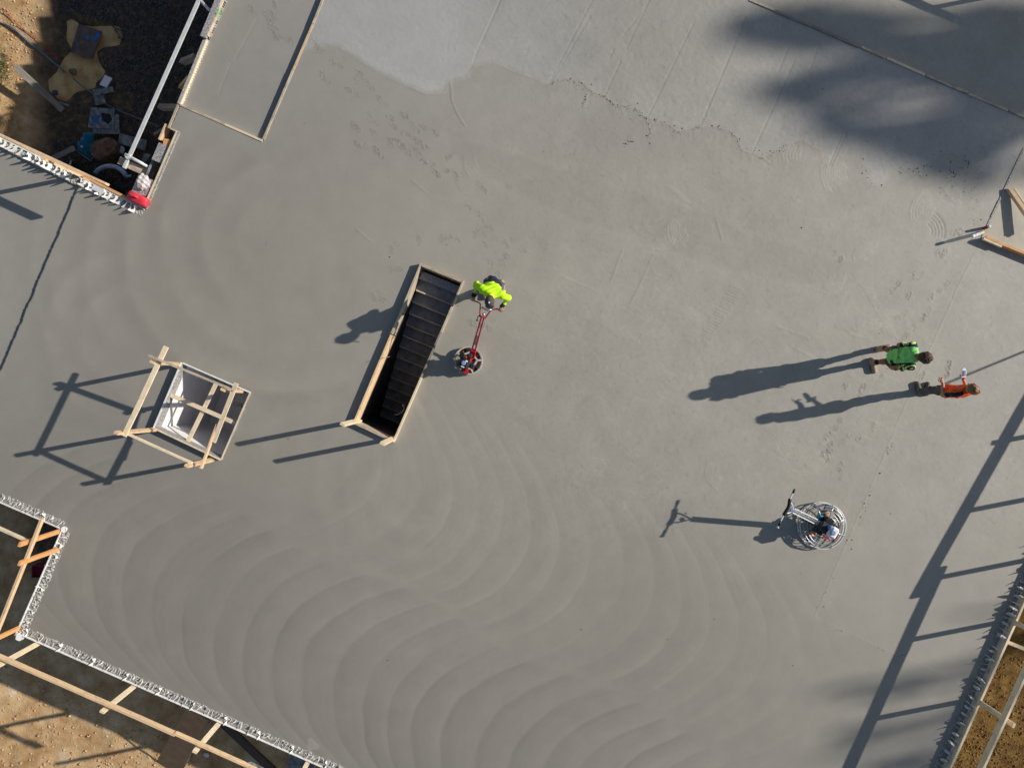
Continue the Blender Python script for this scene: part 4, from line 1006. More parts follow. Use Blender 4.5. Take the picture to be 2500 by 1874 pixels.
MB().bar(u0 + Vector((-.02, 0, .01)), l0 + Vector((-.02, 0, .01)), .02, .04).build('edge_strip', PVC_DIRTY, t)
# boulder
def blob(name, px, z, rx, ry, rz, seed, mt, label, cat, rough=.25, sub=4, flat=0.0):
    bm = bmesh.new(); bmesh.ops.create_icosphere(bm, subdivisions=sub, radius=1)
    c = P(*px, z); r_ = np.random.default_rng(seed); dirs = r_.normal(0, 1, (26, 3)); dirs /= np.linalg.norm(dirs, axis=1)[:, None]; off = r_.uniform(.72, 1.0, 26)
    for v in bm.verts:
        n = np.array(v.co); k = min([o_ / max(n @ d_, 1e-3) if n @ d_ > .35 else 9 for d_, o_ in zip(dirs, off)] + [1.12])
        k *= 1 + rough * .18 * r_.normal(0, .35)
        v.co = Vector((c.x + n[0] * rx * k, c.y + n[1] * ry * k, c.z + n[2] * rz * k))
    me = bpy.data.meshes.new(name); bm.to_mesh(me); bm.free()
    return tag(link(name, me, mt, None, c), label, cat)
blob('boulder', (258, 367), -3.700, .35, .30, .26, 4, ROCK, 'large rough brown boulder on the pit floor beside the blue bag', 'boulder')
blob('stone', (179, 176), -4.010, .11, .09, .08, 9, ROCK, 'round brown stone standing in the middle of the puddle', 'stone', sub=3)
tag(MB().lathe(P(199, 168, -4.050), [(.035, 0), (.036, .05), (.03, .055)], 12).build('yellow_cap', YELLOW, None, P(199, 168, -4.050)), 'tiny yellow cap floating in the puddle', 'cap')
# blue bag: crumpled sack
bm = bmesh.new(); bmesh.ops.create_grid(bm, x_segments=22, y_segments=22, size=1)
quad = [P(183, 364, -3.770), P(216, 384, -3.770), P(224, 322, -3.750), P(210, 318, -3.750)]
for v in bm.verts:
    a = (v.co.x + 1) / 2; b_ = (v.co.y + 1) / 2
    p = (quad[0] * (1 - a) + quad[1] * a) * (1 - b_) + (quad[3] * (1 - a) + quad[2] * a) * b_
    puff = (1 - (2 * a - 1) ** 4) * (1 - (2 * b_ - 1) ** 4)
    v.co = p + Vector((0, 0, -.12 + .26 * puff + .05 * math.sin(9 * a + 4 * b_) * puff + .035 * math.sin(23 * b_ + 5 * a) * puff))
me = bpy.data.meshes.new('blue_bag'); bm.to_mesh(me); bm.free()
o = tag(link('blue_bag', me, TARP, None, P(205, 350, -3.850), True), 'crumpled blue woven bag beside the boulder in the pit', 'bag')
MB().prism([P(197, 356, -3.510), P(201.5, 357, -3.510), P(201, 359.5, -3.510), P(196.5, 358.5, -3.510)], .01).build('paper_tag', WHITE, o)
tag(beam('plank', P(182, 362, -3.700), P(112, 396, -3.750), .14, .04, TIMBER_GREY), 'grey plank from the blue bag to the wall plate', 'plank')
tag(MB().tube([P(185, 366, -3.800), P(222, 393, -3.800), P(231, 378, -3.800)], .012, 6).build('bent_rod', STEEL, None, P(222, 393, -3.800)), 'thin bent metal rod in a V below the blue bag', 'rod')
tag(beam('plank', P(38, 163, -3.470), P(154, 270, -3.850), .16, .045, TIMBER_GREY), 'long grey plank sloping from the sunlit bank into the pit', 'plank')
tag(beam('plank', P(145, 250, -3.870), P(168, 258, -3.900), .05, .02, TIMBER_GREY), 'short grey stick lying by the foot of the long sloping plank', 'stick')
arcp = [P(234 + 36 - 40 * math.cos(a) + 0, 440 - 34 * math.sin(a) - 2 * math.cos(a), -3.750 + .12 * math.sin(a)) for a in np.linspace(.1, 2.75, 16)]
o = tag(MB().tube(arcp, .062, 14).build('curved_pipe', PIPE_BLUE, None, arcp[0], True), 'pale blue plastic pipe bent in an arch beside the black sheet', 'pipe')
MB().tube([arcp[-1], arcp[-1] + Vector((.06, -.02, 0)), arcp[-1] + Vector((.14, .0, 0))], [.06, .035, .03], 10).build('pipe_end', PIPE_BLUE, o, None, True)
# hose and cord
def spline(pts, n=6):
    out_ = []
    for i in range(len(pts) - 1):
        p0 = Vector(pts[max(i - 1, 0)]); p1 = Vector(pts[i]); p2 = Vector(pts[i + 1]); p3 = Vector(pts[min(i + 2, len(pts) - 1)])
        for k in range(n):
            t_ = k / n
            out_.append(.5 * ((2 * p1) + (p2 - p0) * t_ + (2 * p0 - 5 * p1 + 4 * p2 - p3) * t_ ** 2 + (3 * p1 - p0 - 3 * p2 + p3) * t_ ** 3))
    out_.append(Vector(pts[-1])); return out_
def gpos(px, py, zz_, dz): 
    p = P(px, py, zz_); z = float(ground_z(np.array(p.x), np.array(p.y))); return P(px, py, z + dz)
hp = [gpos(x, y, -3.750, .05) for x, y in [(-30, 48), (5, 57), (30, 68), (55, 90), (80, 112), (115, 140), (158, 176)]]
tag(MB().tube(spline(hp), .024, 8).build('hose', HOSE, None, hp[3], True), 'grey blue hose running down the bank into the puddle', 'hose')
hp = [gpos(x, y, -3.950, .07) for x, y in [(178, 190), (195, 206), (228, 230), (255, 252), (290, 270), (340, 290), (392, 310)]]
tag(MB().tube(spline(hp), .020, 8).build('hose', HOSE, None, hp[3], True), 'grey hose running from the puddle stone towards the pit form', 'hose')
hp = [gpos(x, y, -3.750, .04) for x, y in [(-30, 14), (5, 26), (25, 42), (50, 66), (90, 96), (120, 124), (153, 155)]]
tag(MB().tube(spline(hp), .009, 6).build('extension_cord', CORD, None, hp[3], True), 'thin red cord running down the bank beside the hose', 'cord')
hp = [gpos(x, y, -3.950, .06) for x, y in [(290, 268), (315, 285), (345, 308), (372, 325), (392, 345)]]
tag(MB().tube(spline(hp), .007, 6).build('extension_cord', CORD, None, hp[2], True), 'thin red cord crossing the gravel under the long white tube', 'cord')
# long white tube with cross tube
t = thing('white_prop', 'long white metal tube with a cross bar lying parallel to the pit form', 'tube', P(390, 210, -.3))
q0, q1 = P(494, -18, -.06), P(303, 411, -.16)
MB().bar(q0, q1, .075, .05).build('tube', ALU, t, bevel=.006); off = Vector((.045, .018, .018)); MB().bar(q0 + off, q1 + off + (q0 - q1).normalized() * .3, .012, .02).build('lip', ALU, t)
MB().tube([P(305, 377, -.10), P(363, 408, -.19)], .035, 12).build('cross_tube', ALU, t, None, True)
MB().tube([P(483, -6, -.06), P(510, 24, -.12), P(518, 27, -.12)], [.03, .03, .045], 12).build('cross_tube', ALU, t, None, True)
MB().lathe(P(317, 385, -.17), [(.055, 0), (.055, .09)], 12).build('clamp', ALU, t)
tag(beam('bearer', P(292, 392, -.25), P(366, 425, -.25), .16, .06, PINE_WORN), 'brown timber bearer under the lower end of the white tube', 'timber')
blob('paper_scrap', (297, 366), -3.85, .09, .12, .03, 12, mat('scrap plastic', srgb(170, 186, 206), srgb(120, 140, 160), .5, 8), 'scrap of pale blue plastic on the gravel below the grey plank', 'scrap', sub=2)
blob('wrapper', (134, 227), -3.91, .10, .08, .03, 15, mat('purple wrapper', srgb(84, 70, 120), srgb(50, 42, 80), .4, 18), 'crumpled purple wrapper at the edge of the puddle', 'wrapper', sub=2)
blob('broken_brick', (287, 432), -3.85, .07, .04, .05, 17, CORD, 'small red brick piece under the bent pale pipe', 'brick', sub=2)
# red fuel can on the corner
t = thing('fuel_can', 'faded red plastic fuel can lying on the corner of the wall', 'fuel can', P(338, 486, -.02))
cu_ = (P(362, 500, .1) - P(315, 478, .1)).normalized(); cv_ = Vector((-cu_.y, cu_.x, 0)); cc = P(338.5, 487, .09)
mb = MB(); prof = [(-.22, .07, .06), (-.20, .105, .085), (-.08, .11, .095), (.06, .11, .095), (.09, .105, .09), (.2, .095, .08), (.215, .07, .06)]
vs = []; fs = []
for (x, hw_, hh) in prof:
    for k in range(12):
        a = 2 * math.pi * k / 12; cxx = math.copysign(abs(math.cos(a)) ** .6, math.cos(a)); szz = math.copysign(abs(math.sin(a)) ** .6, math.sin(a))
        vs.append(cc + cu_ * x + cv_ * (hw_ * cxx) + Vector((0, 0, hh * szz)))
for i in range(len(prof) - 1):
    for k in range(12):
        fs.append((i * 12 + k, i * 12 + (k + 1) % 12, (i + 1) * 12 + (k + 1) % 12, (i + 1) * 12 + k))
fs.append(tuple(range(11, -1, -1))); fs.append(tuple((len(prof) - 1) * 12 + k for k in range(12)))
mb.add(vs, fs); mb.build('can_body', RED_PLASTIC, t, None, True)
hd = [cc + cu_ * x + Vector((0, 0, z)) + cv_ * .02 for x, z in ((-.15, .08), (-.13, .125), (-.02, .13), (.02, .09))]
MB().tube(spline(hd, 4), .016, 8).build('handle', RED_PLASTIC, t, None, True)
MB().lathe(cc - cu_ * .21 + Vector((0, 0, .03)), [(.03, 0), (.03, .05)], 12, -cu_).build('cap', BLACK, t)
# clear plastic bag, crumpled
m, nt, nd, lk, b = nodes_of('clear plastic film'); b.inputs['Base Color'].default_value = (.86, .80, .80, 1); b.inputs['Roughness'].default_value = .25; b.inputs['Alpha'].default_value = .55
bm = bmesh.new(); bmesh.ops.create_icosphere(bm, subdivisions=4, radius=1); r_ = random.Random(8); c = P(351, 444, .03)
for v in bm.verts:
    n = v.co.copy(); k = 1 + .22 * math.sin(7 * n.x + 3 * n.y) * math.sin(6 * n.y + 2) + r_.uniform(-.07, .07)
    v.co = Vector((c.x + n.x * .13 * k, c.y + n.y * .16 * k, c.z + (n.z * .09 if n.z > 0 else n.z * .03) * k))
me = bpy.data.meshes.new('plastic_bag'); bm.to_mesh(me); bm.free()
tag(link('plastic_bag', me, m, None, c), 'crumpled clear plastic bag on the board above the fuel can', 'bag')

# ------------------------------------------------------------------ lower left ground things
zt, zb = -.45, -2.42
pl = [P(456, 1724, zt), P(506, 1757, zt), P(440, 1892, zb), P(383, 1856, zb)]
tag(MB().prism(pl, Vector((.012, .0, -.016))).build('plywood_sheet', FORMPLY, None, pl[3]), 'brown film faced plywood sheet leaning from the dirt against the lower left wall', 'board')
tag(beam('dark_beam', P(540, 1760, -1.7), P(672, 1884, -2.35), .17, .08, TIMBER_DARK), 'dark weathered beam sloping under the lower left wall', 'beam')
sheet('grey_sheet', 'dark grey panel on the ground below the end of the lower wall', [(712, 1822), (770, 1850), (760, 1890), (700, 1880)], -2.2, .03, PLY_GREY, 'panel')
sheet('grey_board', 'grey mortar stained board lying along the end of the bottom rail', [(601, 1860), (612, 1859), (650, 1878), (640, 1884)], 1.02, .02, PLY_GREY)
blob('paper_scrap', (504, 1842), -2.4, .08, .06, .03, 21, WHITE, 'scrap of white paper on the dark dirt below the bottom rail', 'scrap', sub=2)
t = thing('red_crate', 'dull red plastic crate in the shade under the notch', 'crate', P(104, 1391, -2.4))
c = P(104, 1391, -2.2)
for (dx_, dy_, w_, d__) in ((-.16, 0, .02, .30), (.16, 0, .02, .30), (0, -.14, .30, .02), (0, .14, .30, .02)):
    MB().bar(c + Vector((dx_ - w_ / 2, dy_, 0)), c + Vector((dx_ + w_ / 2, dy_, 0)), d__, .3).build('side', DARK_RED, t)
MB().bar(c + Vector((-.15, 0, .02)), c + Vector((.15, 0, .02)), .26, .02).build('lid', DARK_RED, t)

# ------------------------------------------------------------------ bottles at the right edge
t = thing('spray_can', 'dark red spray can with a white cap standing by the right corner form', 'spray can', Q(2402, 557, 0))
q = Q(2402, 557, 0)
MB().lathe(q, [(.030, 0), (.033, .008), (.033, .135), (.024, .155)], 16).build('can_body', DARK_RED, t, None, False); MB().lathe(q + Vector((0, 0, .157)), [(.027, 0), (.027, .035), (.02, .042)], 16).build('cap', WHITE, t)
m, nt, nd, lk, b = nodes_of('clear grey plastic'); b.inputs['Base Color'].default_value = (.75, .78, .82, 1); b.inputs['Roughness'].default_value = .15; b.inputs['Alpha'].default_value = .55
p0 = Q(2397, 568, .03); p1 = P(2374, 577, .29); ax = (p1 - p0).normalized(); Lb = (p1 - p0).length
t = thing('bottle', 'clear plastic bottle with a white cap tilted beside the spray can', 'bottle', Q(2397, 568, 0))
MB().lathe(p0, [(.03, 0), (.036, .02), (.036, Lb * .7), (.02, Lb * .85)], 16, ax).build('bottle_body', m, t, None, True); MB().lathe(p0 + ax * Lb * .85, [(.03, 0), (.032, Lb * .15), (.026, Lb * .17)], 16, ax).build('cap', WHITE, t)
MB().lathe(Q(2397, 567, .0), [(.035, 0), (.035, .05), (.028, .055)], 14).build('yellow_base', YELLOW, t)

# ------------------------------------------------------------------ power trowels
def ring_pts(c, r, n=40, z=0.0): return [c + Vector((r * math.cos(2 * math.pi * k / n), r * math.sin(2 * math.pi * k / n), z)) for k in range(n)]
c = Q(1144.5, 880.5, 0)
t = thing('power_trowel', 'small red power trowel with grey ring pushed by the yellow shirted worker', 'power trowel', c)
mb = MB(); n = 48; vs = []; fs = []
for k in range(n):
    a = 2 * math.pi * k / n; e = Vector((math.cos(a), math.sin(a), 0))
    for r_, z in ((.272, .12), (.296, .125), (.300, .02), (.288, .02)): vs.append(c + e * r_ + Vector((0, 0, z)))
for k in range(n):
    j = (k + 1) % n
    for q in range(4): fs.append((k * 4 + q, j * 4 + q, j * 4 + (q + 1) % 4, k * 4 + (q + 1) % 4))
mb.add(vs, fs); mb.build('guard_ring', CAST, t, None, False)
for k in range(5):
    a = math.radians(2 + 72 * k); e = Vector((math.cos(a), math.sin(a), 0)); a2 = math.radians(2 + 72 * (k + 1)); e2 = Vector((math.cos(a2), math.sin(a2), 0))
    m_ = MB(); m_.bar(c + e * .19 + Vector((0, 0, .115)), c + e * .282 + Vector((0, 0, .115)), .035, .02); m_.bar(c + e * .19 + Vector((0, 0, .114)), c + e2 * .19 + Vector((0, 0, .114)), .035, .018); m_.build('spoke', CAST, t)
for k in range(4):
    a = math.radians(30 + 90 * k); e = Vector((math.cos(a), math.sin(a), 0)); w = Vector((-e.y, e.x, 0))
    MB().prism([c + e * .07 - w * .05 + Vector((0, 0, .022)), c + e * .25 - w * .06 + Vector((0, 0, .022)), c + e * .25 + w * .06 + Vector((0, 0, .012)), c + e * .07 + w * .05 + Vector((0, 0, .012))], .006).build('blade', BROWN_BLADE, t)
    MB().bar(c + e * .03 + Vector((0, 0, .05)), c + e * .23 + Vector((0, 0, .035)), .03, .02).build('blade_arm', ORANGE_BLADE, t)
MB().lathe(c + Vector((0, 0, .03)), [(.06, 0), (.075, .06), (.06, .14), (.05, .16)], 16).build('gearbox', RED, t)
def bx(nm, px, z0, z1, sx, sy, ang, mt, bev=.012):
    q = P(*px, z1); e = Vector((math.cos(ang), math.sin(ang), 0)); zc = (z0 + z1) / 2
    return MB().bar(up(q - e * sx / 2, zc), up(q + e * sx / 2, zc), sy, z1 - z0).build(nm, mt, t, None, False, bev)
ea = math.radians(-22)
bx('engine_block', (1133, 886), .17, .42, .22, .20, ea, ENGINE, .02); bx('fuel_tank', (1130, 890), .42, .53, .20, .15, ea, BLACK, .03)
bx('air_filter', (1128, 868), .3, .50, .12, .10, ea, BLACK, .02); bx('muffler', (1147, 868), .28, .44, .09, .10, ea, ENGINE, .015); bx('recoil_cover', (1152, 894), .25, .42, .10, .11, ea, ENGINE, .02)
q = P(1132, 886, .53); MB().lathe(up(q, .53), [(.046, 0), (.046, .025), (.036, .03)], 18).build('fuel_cap', BLUE_GREY, t)
bx('label_plate', (1139.5, 881.5), .53, .532, .05, .03, ea, WHITE, 0); bx('label_plate', (1129.5, 895), .53, .532, .07, .022, ea, WHITE, 0)
bx('red_bracket', (1135, 907), .12, .22, .16, .05, ea, RED, .01); bx('red_bracket', (1137, 902), .1, .16, .10, .06, ea, RED, .01)
h0 = P(1154, 862, .30); h1 = P(1178, 776, .92); hx_ = (h1 - h0).normalized(); hs = Vector((-hx_.y, hx_.x, 0)).normalized()
for s_ in (-1, 1): MB().bar(h0 + hs * .035 * s_, h1 + hs * .026 * s_, .03, .04).build('handle_rail', RED, t, None, False, .006)
MB().bar(h0 + (h1 - h0) * .25 - Vector((0, 0, .015)), h0 + (h1 - h0) * .5 - Vector((0, 0, .015)), .03, .02).build('cable_duct', STEEL, t); MB().bar(h0 + (h1 - h0) * .72 + Vector((0, 0, .02)), h0 + (h1 - h0) * .84 + Vector((0, 0, .02)), .025, .01).build('warning_label', PINE_PALE, t)
MB().bar(h0 - hx_ * .12, h0 + hx_ * .08, .13, .07).build('handle_mount', RED, t, None, False, .012)
HL, HR = P(1157, 735, 1.0), P(1221, 757, 1.0)
fk = h1 + hx_ * .02
pl_ = [fk + hs * .06, P(1172, 758, .95), P(1173, 742, .99), P(1166, 737, 1.0), HL - Vector((.05, -.02, 0))]
pr_ = [fk - hs * .05, P(1195, 762, .95), P(1201, 756, .99), P(1211, 754, 1.0), HR + Vector((.05, 0, 0))]
MB().tube(pl_, .014, 10).build('handlebar', RED, t, None, True); MB().tube(pr_, .014, 10).build('handlebar', RED, t, None, True)
MB().bar(fk + hs * .08, fk - hs * .07, .03, .03).build('fork', RED, t); MB().tube([P(1176, 750, .985), P(1190, 757, .985), P(1200, 756, .99)], .022, 8).build('throttle_bracket', STEEL, t, None, True)
MB().lathe(P(1181, 768, .98), [(.03, 0), (.035, .03), (.015, .06)], 10).build('pitch_knob', STEEL, t, None, True); MB().tube([fk + hs * .06, P(1167, 771, .93), P(1165, 781, .90)], .008, 6).build('clutch_lever', BLACK, t, None, True); MB().lathe(P(1164.5, 782, .88), [(.01, 0), (.02, .015), (.01, .03)], 10).build('lever_knob', BLACK, t)

c = Q(2001.5, 1280.5, 0)
t = thing('power_trowel', 'large silver ride guard power trowel standing alone with its handle up', 'power trowel', c)
t['label'] = 'large silver power trowel with round wire guard standing alone'
for r_, z, rad in ((.480, .035, .014), (.478, .15, .012), (.43, .215, .009), (.365, .24, .009), (.30, .25, .008), (.235, .255, .008), (.165, .26, .008)):
    MB().tube(ring_pts(c, r_, 48, z), rad, 8, True).build('guard_ring', STEEL if r_ < .47 else ALU, t, None, True)
for k in range(8):
    a = math.radians(20 + 45 * k); e = Vector((math.cos(a), math.sin(a), 0))
    MB().tube([c + e * .49 + Vector((0, 0, .03)), c + e * .488 + Vector((0, 0, .15)), c + e * .43 + Vector((0, 0, .222)), c + e * .10 + Vector((0, 0, .265))], .010, 8).build('guard_spoke', STEEL, t, None, True)
for k in range(4):
    a = math.radians(62 + 90 * k); e = Vector((math.cos(a), math.sin(a), 0)); w = Vector((-e.y, e.x, 0))
    MB().prism([c + e * .12 - w * .07 + Vector((0, 0, .03)), c + e * .44 - w * .075 + Vector((0, 0, .03)), c + e * .44 + w * .075 + Vector((0, 0, .014)), c + e * .12 + w * .07 + Vector((0, 0, .014))], .006).build('blade', BROWN_BLADE if k % 2 else STEEL, t)
    MB().bar(c + e * .05 + Vector((0, 0, .07)), c + e * .36 + Vector((0, 0, .05)), .035, .025).build('blade_arm', CYAN if k % 2 else STEEL, t)
for px in ((1976, 1304), (1988, 1298), (2017, 1252)): MB().lathe(Q(*px, .05), [(.055, 0), (.055, .02), (.03, .03)], 7).build('blade_weight', ORANGE_BLADE if px[0] < 2000 else PINE_ORANGE, t)
MB().lathe(c + Vector((-.03, .02, .04)), [(.09, 0), (.10, .10), (.08, .2), (.06, .25)], 16).build('gearbox', ENGINE, t, None, True)
ea = math.radians(-32)
bx('engine_base', (2018, 1285), .27, .33, .42, .26, ea, BLACK, .01); bx('engine_block', (2017, 1290), .33, .55, .24, .22, ea, ENGINE, .02)
bx('cylinder_head', (2026, 1272), .33, .50, .18, .12, ea, BLACK, .015); bx('air_cleaner', (2002, 1297), .33, .52, .16, .13, ea, BLACK, .02)
bx('fuel_tank', (2037, 1301), .48, .66, .17, .24, ea, WHITE, .035); bx('tank_top', (2031, 1289), .5, .64, .10, .10, ea, BLUE_GREY, .03)
q = P(2033, 1300, .66); MB().lathe(up(q, .66), [(.05, 0), (.05, .03), (.04, .038)], 18).build('fuel_cap', BLUE_GREY, t)
bx('red_trim', (2019, 1312), .3, .36, .14, .03, ea, RED, .005); q = P(2003, 1262, .36); MB().lathe(q, [(.05, -.06), (.055, 0), (.04, .03)], 12).build('clutch_cover', CYAN, t, None, True)
q = P(1999, 1277, .40); MB().lathe(q, [(.055, -.1), (.06, .0), (.05, .02), (.02, .03)], 16).build('drive_pulley', STEEL, t, None, True)
g0 = P(1993, 1273, .42); g1 = P(1937, 1245.5, .93); gx_ = (g1 - g0).normalized(); gs = Vector((-gx_.y, gx_.x, 0)).normalized()
MB().bar(g0, g1, .035, .05).build('handle_mast', STEEL, t, None, False, .006)
for s_ in (-1, 1): MB().bar(g0 + gs * .05 * s_, g1 + gs * .045 * s_, .022, .022).build('mast_rail', ALU, t)
ba, bb = P(1940.5, 1193, 1.06), P(1899, 1286, 1.06); bm1, bm2 = P(1929, 1217, 1.05), P(1913, 1257, 1.05); mid = P(1926, 1240, 1.0)
bar = spline([ba, bm1, P(1925, 1237, 1.05), bm2, bb], 6)
MB().tube(bar, .016, 10).build('handlebar', ALU, t, None, True)
MB().tube([bb, bb + (bb - bm2).normalized() * .02], .028, 10).build('bar_end', ALU, t, None, True)
MB().tube([ba, ba + (bm1 - ba) * .42], .021, 10).build('grip', BLACK, t, None, True); MB().tube([bb + (bm2 - bb) * .1, bb + (bm2 - bb) * .52], .021, 10).build('grip', BLACK, t, None, True)
MB().tube(bar[6:19], .034, 10).build('foam_pad', BLACK, t, None, True)
MB().tube([g1, P(1934, 1232, 1.0), P(1930, 1226, 1.04)], .014, 8).build('fork_arm', ALU, t, None, True); MB().tube([g1, P(1925, 1252, 1.0), P(1919, 1252, 1.04)], .014, 8).build('fork_arm', ALU, t, None, True)
MB().lathe(P(1933, 1244, .99), [(.04, 0), (.042, .02), (.03, .025)], 14).build('pitch_dial', BLUE_GREY, t); MB().tube([P(1936, 1231, .97), P(1941, 1227, 1.0)], .009, 6).build('lever', STEEL, t)
MB().tube(spline([P(2042, 1300, .45), P(2044, 1310, .3), P(2034, 1318, .28)]), .012, 6).build('fuel_hose', RED, t, None, True)

# ------------------------------------------------------------------ people: one continuous body each, grown from smooth-blended limbs
def surf_nets(D, o, h):
    c = sum((D[i:D.shape[0] - 1 + i, j:D.shape[1] - 1 + j, k:D.shape[2] - 1 + k] < 0).astype(np.int8) for i in (0, 1) for j in (0, 1) for k in (0, 1))
    mixed = (c > 0) & (c < 8); ci, cj, ck = np.nonzero(mixed); n = len(ci)
    idx_ = -np.ones(mixed.shape, np.int64); idx_[ci, cj, ck] = np.arange(n)
    pos = np.zeros((n, 3)); cnt = np.zeros(n)
    cor = [(i, j, k) for i in (0, 1) for j in (0, 1) for k in (0, 1)]
    for a in cor:
        for ax in range(3):
            if a[ax]: continue
            b_ = list(a); b_[ax] = 1
            da = D[ci + a[0], cj + a[1], ck + a[2]]; db = D[ci + b_[0], cj + b_[1], ck + b_[2]]
            x = (da < 0) != (db < 0); tt = np.where(x, da / np.where(x, da - db, 1), 0)
            p = np.tile(np.array(a, float), (n, 1)); p[:, ax] += tt; pos += p * x[:, None]; cnt += x
    v = (np.stack([ci, cj, ck], 1) + pos / cnt[:, None]) * h + np.array(o)
    fs_ = []
    for ax in range(3):
        s0 = [slice(None)] * 3; s1 = [slice(None)] * 3; s0[ax] = slice(0, -1); s1[ax] = slice(1, None)
        A = D[tuple(s0)] < 0; B = D[tuple(s1)] < 0; e = np.argwhere(A != B)
        u_, w_ = (ax + 1) % 3, (ax + 2) % 3
        e = e[(e[:, u_] > 0) & (e[:, w_] > 0) & (e[:, u_] < D.shape[u_] - 1) & (e[:, w_] < D.shape[w_] - 1)]
        q = []
        for du, dw in ((-1, -1), (0, -1), (0, 0), (-1, 0)):
            g_ = e.copy(); g_[:, u_] += du; g_[:, w_] += dw; q.append(idx_[g_[:, 0], g_[:, 1], g_[:, 2]])
        q = np.stack(q, 1); fl = ~A[e[:, 0], e[:, 1], e[:, 2]]; q[fl] = q[fl][:, ::-1]; fs_.append(q[(q >= 0).all(1)])
    return v, np.vstack(fs_)
def sdf_mesh(name, prims, h, cuts=(), noise_amp=0.0, seed=0):
    """prims: (blend, kind, ...); 'c' capsule a,b,ra,rb ; 'e' ellipsoid centre, radii, 3x3 axes"""
    lo = np.full(3, 1e9); hi = np.full(3, -1e9)
    for p in prims:
        if p[1] == 'c': pts = [(np.array(p[2]), p[4]), (np.array(p[3]), p[5])]
        else: pts = [(np.array(p[2]), max(p[3]))]
        for q, r in pts: lo = np.minimum(lo, q - r); hi = np.maximum(hi, q + r)
    lo -= .06; hi += .06; N = np.ceil((hi - lo) / h).astype(int) + 1
    gs = [lo[i] + h * np.arange(N[i]) for i in range(3)]
    D = np.full(N, .5, np.float32)
    for p in prims:
        k = p[0]; pad = .08 + k
        if p[1] == 'c':
            a = np.array(p[2], float); b_ = np.array(p[3], float); r = max(p[4], p[5]); l2 = np.minimum(a, b_) - r - pad; h2 = np.maximum(a, b_) + r + pad
        else:
            r = max(p[3]); l2 = np.array(p[2]) - r - pad; h2 = np.array(p[2]) + r + pad
        i0 = np.clip(((l2 - lo) / h).astype(int), 0, N - 1); i1 = np.clip(((h2 - lo) / h).astype(int) + 2, 1, N)
        sl = tuple(slice(i0[i], i1[i]) for i in range(3))
        X, Y, Z_ = np.meshgrid(gs[0][sl[0]], gs[1][sl[1]], gs[2][sl[2]], indexing='ij')
        if p[1] == 'c':
            d_ = b_ - a; L2 = max(d_ @ d_, 1e-9)
            tt = np.clip(((X - a[0]) * d_[0] + (Y - a[1]) * d_[1] + (Z_ - a[2]) * d_[2]) / L2, 0, 1)
            dd = np.sqrt((X - a[0] - tt * d_[0]) ** 2 + (Y - a[1] - tt * d_[1]) ** 2 + (Z_ - a[2] - tt * d_[2]) ** 2) - (p[4] + tt * (p[5] - p[4]))
        else:
            R = np.array(p[4]); r = p[3]; x, y, z = X - p[2][0], Y - p[2][1], Z_ - p[2][2]
            q = [(R[i][0] * x + R[i][1] * y + R[i][2] * z) for i in range(3)]
            k0 = np.sqrt(sum((q[i] / r[i]) ** 2 for i in range(3))); k1 = np.sqrt(sum((q[i] / r[i] ** 2) ** 2 for i in range(3)))
            dd = k0 * (k0 - 1) / np.maximum(k1, 1e-6)
        cur = D[sl]
        hh = np.clip(.5 + .5 * (cur - dd) / k, 0, 1)
        D[sl] = np.minimum(D[sl], cur * (1 - hh) + dd * hh - k * hh * (1 - hh))
    if cuts or noise_amp:
        X, Y, Z_ = np.meshgrid(*gs, indexing='ij')
        if noise_amp:
            r_ = np.random.default_rng(seed)
            for _ in range(9):
                w_ = r_.normal(0, 22, 3); D += (noise_amp * np.sin(w_[0] * X + w_[1] * Y + w_[2] * Z_ + r_.uniform(0, 6))).astype(np.float32)
        for (pt, nn) in cuts:      # keep the side opposite to nn
            D = np.maximum(D, ((X - pt[0]) * nn[0] + (Y - pt[1]) * nn[1] + (Z_ - pt[2]) * nn[2]).astype(np.float32))
    v, f = surf_nets(D, lo, h)
    return v, f
def np_obj(name, v, f, mats, parent, pick=None, smooth=True):
    o0 = np.array(org(parent)); me = mesh_np(name, v - o0, f)
    for m_ in mats: me.materials.append(m_)
    if pick is not None:
        cen_ = v[f].mean(1); me.polygons.foreach_set('material_index', pick(cen_).astype(np.int32))
    if smooth: me.polygons.foreach_set('use_smooth', np.ones(len(f), bool))
    me.update()
    o = bpy.data.objects.new(name, me); COL.objects.link(o); o.parent = parent; ORG[o.name] = Vector(o0); return o

SKIN = mat('skin', srgb(196, 140, 112), srgb(176, 118, 92), .5, 10); SKIN_TAN = mat('tanned skin', srgb(150, 98, 76), srgb(128, 80, 62), .5, 10)
HAIR_DARK = mat('dark brown curls', srgb(58, 40, 30), srgb(26, 19, 16), .6, 30, .8, 60, c2=srgb(120, 84, 58)); HAIR_BROWN = mat('light brown hair', srgb(150, 112, 78), srgb(92, 66, 46), .55, 24, .6, 60)
HIVIS = mat('hi vis yellow cloth', srgb(196, 250, 30), srgb(172, 228, 18), .75, 6, .3, 40); NAVY = mat('navy cloth', srgb(34, 42, 58), srgb(24, 30, 44), .85, 8, .3, 40)
GREENC = mat('bright green cloth', srgb(140, 222, 128), srgb(118, 204, 108), .75, 6, .25, 40); LIME = mat('pale lime stripe', srgb(206, 240, 130), srgb(188, 226, 112), .75, 8); ORANGEC = mat('hi vis orange cloth', srgb(250, 92, 28), srgb(232, 74, 18), .75, 6, .3, 40)
DARKSHORT = mat('charcoal shorts', srgb(58, 58, 66), srgb(42, 42, 50), .85, 8, .3, 40); GREYPANT = mat('grey work trousers', srgb(92, 92, 94), srgb(52, 54, 58), .85, 7, .4, 30); BLUEPANT = mat('dusty blue trousers', srgb(86, 92, 112), srgb(60, 66, 84), .85, 7, .4, 30)
